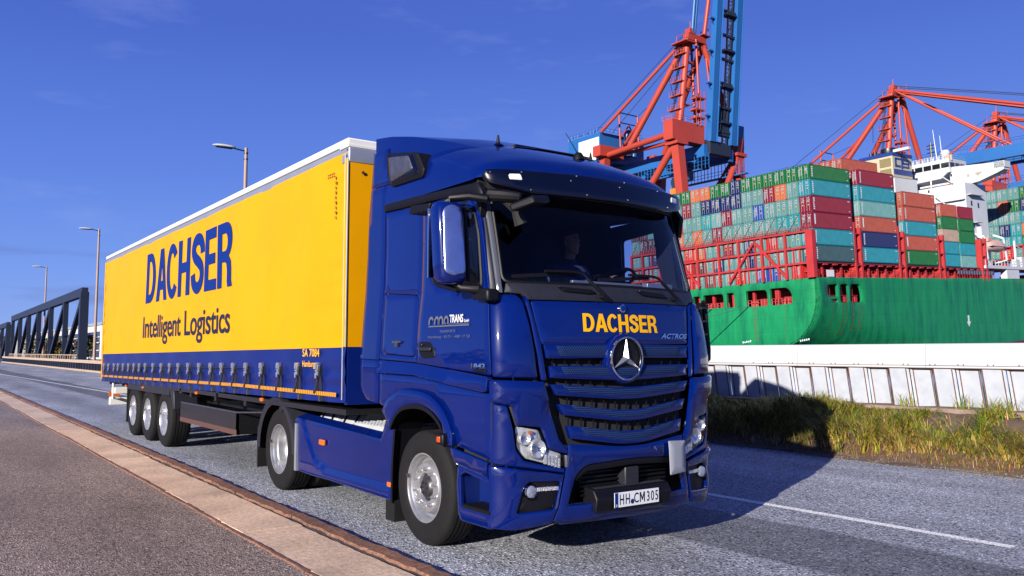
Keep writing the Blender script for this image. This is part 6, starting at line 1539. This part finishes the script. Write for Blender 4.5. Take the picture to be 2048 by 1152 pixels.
    B_('operator_cab', [('b', (-8.5, 10, 45.4), (-5.8, 13, 48.6))], CBLUE); B_('cab_window', [('b', (-5.82, 10.3, 46.2), (-5.7, 12.7, 48.0)), ('b', (-8.2, 9.9, 46.2), (-6.1, 10.02, 48.0))], DARKW)
    B_('machinery', [('b', (-12, 9.5, 48.6), (-4, 17, 49.5)), ('b', (-2.5, 9.6, 52.6), (1.8, 17, 54.0)), ('b', (1.0, 9.8, 50.5), (2.6, 17.4, 53.4))], CDARK)
    B_('cable_reel', [('t', (-3.2, 3.2, 43.4), (-3.2, 4.4, 43.4), 1.3)], CDARK); B_('orange_guard', [('b', (-4.4, 2.8, 40.4), (-2.4, 4.6, 41.8))], mat('guard_orange', (.7, .2, .02), .5) if 'guard_orange' not in MATS else MATS['guard_orange'])
    B_('machine_house', [('b', (-40, 0, 52.8), (-26.8, 16.2, 60.6))], CBLUE); B_('house_panel', [('b', (-35.5, -.12, 53.4), (-27.2, .02, 59.4))], CWHITE); B_('house_window', [('b', (-26.82, 1.6, 54.6), (-26.7, 2.8, 55.8))], DARKW)
    m = MB()
    for z in (61.2, 61.9): m.tube((-40, 0, z), (-26.8, 0, z), .06, 4); m.tube((-26.8, 0, z), (-26.8, 16.2, z), .06, 4)
    for k in range(11): m.tube((-40+k*1.32, 0, 60.6), (-40+k*1.32, 0, 61.9), .06, 4)
    for k in range(12): m.tube((-26.8, k*1.45, 60.6), (-26.8, k*1.45, 61.9), .06, 4)
    for k in range(4): m.box((-38+k*3, -.25, 61.0), (-37.5+k*3, .1, 61.5))
    m.build('house_railing', CBLUE, R0)
    B_('ventilator', [('t', (-25.6, 9.0, 55), (-25.6, 9.0, 62.0), 1.1), ('t', (-25.4, 11, 55), (-25.4, 11, 61.5), .8)], CBLUE)
    if boom_up:
        d = Vector((.085, .0, 1)).normalized(); h0 = Vector((2.2, 0, 53.5))
        for y in (10.6, 18.2):
            p = h0+Vector((0, y, 0)); B_('boom_girder', [('r', p, p+d*62, 1.9, 1.6)], CBLUE)
            m = MB(); m.tube(p+Vector((1.1, .9, 0)), p+Vector((1.1, .9, 0))+d*62, .16, 5); m.build('boom_pipe', CBLUE, R0)
        m = MB()
        for k in range(10): p = h0+d*(3+6*k); m.bar(p+Vector((0, 11, 0)), p+Vector((0, 18, 0)), .6, .6)
        m.build('boom_tie', CDARK, R0)
        m = MB()
        p = h0+Vector((-.2, 15.6, 0)); 
        for dy in (-.7, .7): m.tube(p+Vector((0, dy, 0)), p+Vector((0, dy, 0))+d*60, .28, 5)
        for k in range(60): a = p+d*(1+k); m.tube(a+Vector((0, -.7, 0)), a+Vector((0, .7, 0)), .10, 4)
        for k in range(14): a = p+d*(2+4.2*k); m.tube(a+Vector((0, -.7, 0)), a+d*4.2+Vector((0, .7, 0)), .12, 4)
        for k in range(5): a = p+d*(5+9*k); m.box(a+Vector((-1, -2.2, 0)), a+Vector((1, 1.4, .5)))
        m.box(p+Vector((-.6, -1.8, 2)), p+Vector((.6, 1.2, 9)))
        m.build('boom_ladder', CDARK, R0)
        m = MB()
        for k in range(6): a = h0+d*(6+8*k)+Vector((0, 10.0, 0)); m.box(a+Vector((-.4, -2.0, 0)), a+Vector((.4, .2, .35))); m.tube(a+Vector((0, -1.9, 0)), a+Vector((0, 0, -1.6)), .12, 4)
        m.build('boom_bracket', CBLUE, R0, each=True)
        B_('forestay', [('t', (.4, 6.4, 80.5), (5.2, 6.2, 118), .42), ('t', (.4, 7.2, 80.5), (5.2, 7.2, 118), .42)], CBLUE); B_('forestay_link', [('t', (1.0, 10.2, 81), (4.6, 10.2, 100), .5)])
    else:
        for y in (8.2, 17.6): B_('boom_girder', [('b', (2.2, y, 49.8+G_), (66, y+1.4, 53.2+G_))], CBLUE)
        B_('boom_tie', [('b', (x, 9.6, 50.4+G_), (x+.8, 17.6, 51.8+G_)) for x in (8, 20, 32, 44, 56, 65)], CBLUE)
        m = MB()
        for z in (54.2+G_, 54.9+G_): m.tube((2, 8.2, z), (66, 8.2, z), .07, 4)
        for k in range(33): m.tube((2+2*k, 8.2, 53.2+G_), (2+2*k, 8.2, 54.9+G_), .07, 4)
        m.build('boom_railing', CBLUE, R0)
        for y in (5.6, 10.2):
            yb = 9 if y < 8 else 18.2
            B_('forestay', [('t', (.5, y, 80), (30, yb, 53.4+G_), .32)]); B_('forestay', [('t', (.5, y, 80), (62, yb, 53.6+G_), .40)])
        B_('boom_rope', [('t', (.5, 6.2, 81.4), (62, 9, 62), .10), ('t', (.5, 9.2, 81.4), (62, 18, 63), .10)], CDARK)
    return R0
crane((-131, 142, 0), 1.0, True, 'red quay crane with its blue boom folded up into the sky')
crane((-131, 234, 0), 1.04, False, 'red quay crane with its boom lowered out over the ship behind the funnel')
crane((-131, 302, 0), 1.08, False, 'red quay crane partly hidden by the lowered blue boom beyond the white bridge wing')
# ------------------------------------------------------------------ left background
POLE = mat('rusty_galvanised_pole', (.36, .27, .22), .6, noise=(2.0, .5, (.34, .16, .09)))
LHEAD = mat('lamp_housing', (.62, .64, .66), .4)
def lamp(x, y, z0, h, label):
    o = tag(empty('street_lamp', (x, y, z0)), label, 'lamp', 'street lamps along the far side of the road')
    m = MB(); m.tube((0, 0, 0), (0, 0, h), .14, 12, 0, .085); m.build('pole', POLE, o)
    m = MB(); m.tube((0, .02, h-.18), (0, -.7, h-.10), .035, 8); m.tube((0, 0, h-.32), (0, 0, h-.24), .11, 10); m.tube((0, 0, h-.62), (0, 0, h-.56), .115, 10); m.build('bracket', FRAME, o)
    m = MB(); sec = []
    for t_, w, hh in ((-.55, .05, .05), (-.62, .11, .09), (-.85, .14, .11), (-1.2, .16, .12), (-1.5, .13, .09), (-1.68, .05, .04)):
        for k in range(10): a = 2*math.pi*k/10; m.v.append((w*math.cos(a), t_, h-.08+hh*math.sin(a)*(1 if math.sin(a) > 0 else .55)))
    for i in range(5):
        for k in range(10): m.f.append((i*10+k, i*10+(k+1) % 10, (i+1)*10+(k+1) % 10, (i+1)*10+k)); m.m.append(0)
    m.f += [tuple(range(10)), tuple(range(50, 60))]; m.m += [0, 0]
    hd = m.build('lamp_head', LHEAD, o, smooth=50)
    m = MB(); m.box((-.11, -1.5, h-.155), (.11, -.7, h-.12)); m.build('lamp_glass', BLACKP, hd)
    return o
lamp(-35.65, 8.5, .6, 11.62, 'rusty street lamp rising behind the middle of the trailer roof')
lamp(-77.6, 8.5, .4, 12.7, 'tall rusty street lamp standing beside the near end of the truss bridge')
lamp(-121.0, 9.2, .4, 12.9, 'slim street lamp rising above the top chord of the truss bridge')
TRU = mat('truss_blue_grey', (.010, .017, .042), .5, noise=(.5, .2))
def truss(x0, n, step, y, zb_, h, label, loc=True):
    o = tag(empty('truss_bridge', (x0, y, 0)), label, 'bridge', 'steel truss bridges beside the road')
    def bar(nm, p, q, w, hh): m = MB(); m.bar(p, q, w, hh); m.build(nm, TRU, o)
    Lx = -step*n
    bar('top_chord', (.45, 0, zb_+h), (Lx-.4, 0, zb_+h-.3), .55, .85); bar('bottom_chord', (.5, 0, zb_-.3), (Lx-.4, 0, zb_-.3), .9, .8)
    bar('end_post', (0, 0, zb_-.3), (0, 0, zb_+h), .75, .85)
    for k in range(1, n+1): bar('vertical_post', (-step*k, 0, zb_), (-step*k, 0, zb_+h-.4), .5, .34)
    for k in range(n): bar('diagonal', (-step*k-.2, 0, zb_+h-.4), (-step*(k+1)+.2, 0, zb_), .42, .5)
    for k in range(1, n+1):
        m = MB(); m.box((-step*k-.3, -.27, zb_+2.7), (-step*k+.5, .27, zb_+3.4)); m.build('gusset_plate', TRU, o)
    return o
truss(-84.5, 6, 11.9, 8.5, .8, 6.85, 'long dark blue truss bridge beside the tall rusty street lamp')
truss(-164, 5, 11.9, 8.5, .5, 6.1, 'second dark blue truss span following on behind the long truss')
# rail fence along the far side of the road
FT = mat('pale_timber', (.50, .38, .30), .8, noise=(1.2, .3))
FE = tag(empty('guard_rail', (-70, 7.9, 0)), 'timber guard rail on dark posts along the far kerb before the bridges', 'guard rail')
for i in range(12):
    m = MB(); m.box((-8.0*(i+1)+.02, 0, .74), (-8.0*i-.02, .12, 1.02)); m.build('rail', FT, FE)
pm_ = MB(); pm_.box((-.09, .02, -.1), (.09, .16, .76)); pme = pm_.mesh('post', TRU)
for i in range(64): link('post', pme, FE, (-1.5*i-.6, 0, 0))
m = MB(); m.box((-96, -.1, -.2), (0, .3, .14)); m.build('kerb_edge', FT, FE); m = MB(); m.box((-96, .5, -.3), (0, .56, .72)); m.build('backing_board', VOID, FE)
FN = tag(empty('bridge_railing', (-84, 8.0, 1.0)), 'white framed railing above the guard rail under the truss bridge', 'railing')
for k in range(22):
    x0 = -3.2*k
    m = MB(); m.box((x0-2.9, -.03, .42), (x0, .03, .50)); m.box((x0-2.9, -.03, .0), (x0-2.8, .03, .42)); m.box((x0-1.5, -.03, .0), (x0-1.4, .03, .42)); m.build('railing_panel', FT, FN)
# long white hall beyond the bridge
HALLW = mat('hall_cladding', (.66, .67, .68), .6, noise=(.05, .12)); HALLG = mat('hall_dark_glazing', (.03, .035, .05), .25); HALLR = mat('hall_roof_edge', (.30, .33, .36), .6)
HA = tag(empty('warehouse', (-400, 42, 0)), 'long pale warehouse with dark glazing beyond the truss bridges', 'building')
m = MB(); m.box((-260, 0, -1), (125, 40, 10.2)); m.build('wall', HALLW, HA)
m = MB(); m.box((-262, -.4, 10.2), (127, 41, 11.0)); m.build('roof', HALLR, HA)
for i in range(22):
    x0 = 122-5.2*(i+1)
    m = MB(); m.box((x0+.15, -.12, .2), (x0+5.05, .02, 8.2)); w = m.build('glazing', HALLG, HA)
    m = MB()
    for z in (2.2, 4.6, 6.4): m.box((x0+.15, -.2, z), (x0+5.05, -.1, z+.28))
    m.build('glazing_bar', HALLW, w)
for i in range(14):
    x0 = -10-17*i
    m = MB(); m.box((x0-.3, -.2, 0), (x0, .02, 10.1)); m.build('pilaster', HALLR, HA)
m = MB(); m.box((-262, -.5, 7.2), (0, .0, 7.7)); m.build('dark_band', HALLG, HA)
H2 = tag(empty('storage_shed', (-560, 22, 0)), 'low grey shed behind the second truss span', 'building')
m = MB(); m.box((-200, 0, -1), (110, 25, 8.5)); m.build('wall', HALLW, H2); m = MB(); m.box((-201, -.6, 8.5), (111, 26, 9.2)); m.build('roof', HALLG, H2)
# autumn trees under the truss
LEAF = [mat('leaf_%s' % n, c, .7) for n, c in (('olive', (.10, .12, .015)), ('gold', (.28, .19, .02)), ('dark', (.03, .06, .012)), ('brown', (.16, .075, .02)))]
BARK = mat('bark', (.06, .045, .035), .9)
def tree(x, y, h, seed, label):
    rr = random.Random(seed); o = tag(empty('tree', (x, y, -.4)), label, 'tree', 'autumn trees beyond the bridge')
    m = MB(); m.path([(0, 0, 0), (.1, .05, h*.3), (0, .15, h*.6), (.1, .1, h*.85)], [.22, .17, .12, .05], 7)
    for k in range(6): a = rr.uniform(0, 6.28); z = h*rr.uniform(.3, .65); m.tube((0, 0, z), (math.cos(a)*h*.25, math.sin(a)*h*.25, z+h*.22), .06, 5, 0, .02)
    m.build('trunk', BARK, o)
    m = MB()
    for k in range(46):
        a = rr.uniform(0, 6.28); r_ = h*.30*rr.random()**.5; c = Vector((math.cos(a)*r_, math.sin(a)*r_, h*rr.uniform(.22, 1.0)))
        if (c.z/h-.6)**2/.18+(r_/(h*.34))**2 > 1.15: continue
        mi = rr.choice((0, 0, 1, 2, 3, 2))
        for q in range(38):
            p = c+Vector((rr.gauss(0, .09*h), rr.gauss(0, .09*h), rr.gauss(0, .06*h))); u_ = Vector((rr.gauss(0, 1), rr.gauss(0, 1), rr.gauss(0, 1))).normalized()*rr.uniform(.10, .22); v_ = u_.cross(Vector((rr.gauss(0, 1), rr.gauss(0, 1), rr.gauss(0, 1)))).normalized()*u_.length*.7
            m.add([p-u_, p+v_, p+u_, p-v_], [(0, 1, 2, 3)], mi if rr.random() < .8 else rr.randrange(4))
    c_ = m.build('crown', LEAF, o, smooth=0, recalc=False); c_['kind'] = 'stuff'
names = ['golden tree seen through the first truss panel beside the lamp post', 'olive tree seen through the middle of the near truss', 'brown tree beyond the far half of the near truss', 'small green tree behind the thin end of the long truss', 'low bushy tree at the far end of the near truss']
for (x, y, h), nm, sd_ in zip(((-139, 17, 4.6), (-152, 16, 4.4), (-169, 17, 4.4), (-195, 18, 4.8), (-230, 19, 5.2)), names, range(5)): tree(x, y, h, sd_, nm)
def signal(x, y, label):
    o = tag(empty('signal_post', (x, y, 0)), label, 'signal', 'red signals by the bridge')
    m = MB(); m.tube((0, 0, 0), (0, 0, 3.2), .07, 8); m.build('post', FRAME, o)
    m = MB(); m.box((-.22, -.25, 3.0), (.22, .25, 4.4)); m.build('housing', FRAME, o)
    m = MB(); m.box((.22, -.2, 3.1), (.26, .2, 4.2)); m.box((-.2, -.28, 3.1), (.2, -.25, 4.2)); m.build('red_board', REDL, o)
signal(-100, 11, 'red signal board on a post behind the first truss panel')
signal(-128, 13.5, 'red signal board on a post seen deeper inside the truss')

# wood on the camera's side of the road, seen only as a dark skyline in the paintwork
rr = random.Random(77); m = MB()
for k in range(70):
    x = -150+k*3.6+rr.uniform(-2, 2); y = -62+rr.uniform(-7, 7); h = rr.uniform(4.5, 9)
    m.tube((x, y, -.4), (x, y, h*.5), .2, 5, 2)
    for q in range(70):
        p = Vector((x+rr.gauss(0, 1.5), y+rr.gauss(0, 1.5), h*(.25+.75*rr.random()))); u_ = Vector((rr.gauss(0, 1), rr.gauss(0, 1), rr.gauss(0, 1))).normalized()*rr.uniform(.4, .8); v_ = u_.cross(Vector((rr.gauss(0, 1), rr.gauss(0, 1), rr.gauss(0, 1)))).normalized()*u_.length*.7
        m.add([p-u_, p+v_, p+u_, p-v_], [(0, 1, 2, 3)], rr.choice((0, 0, 2, 2, 3)))
tag(m.build('woods', LEAF, smooth=0, recalc=False), kind='stuff')
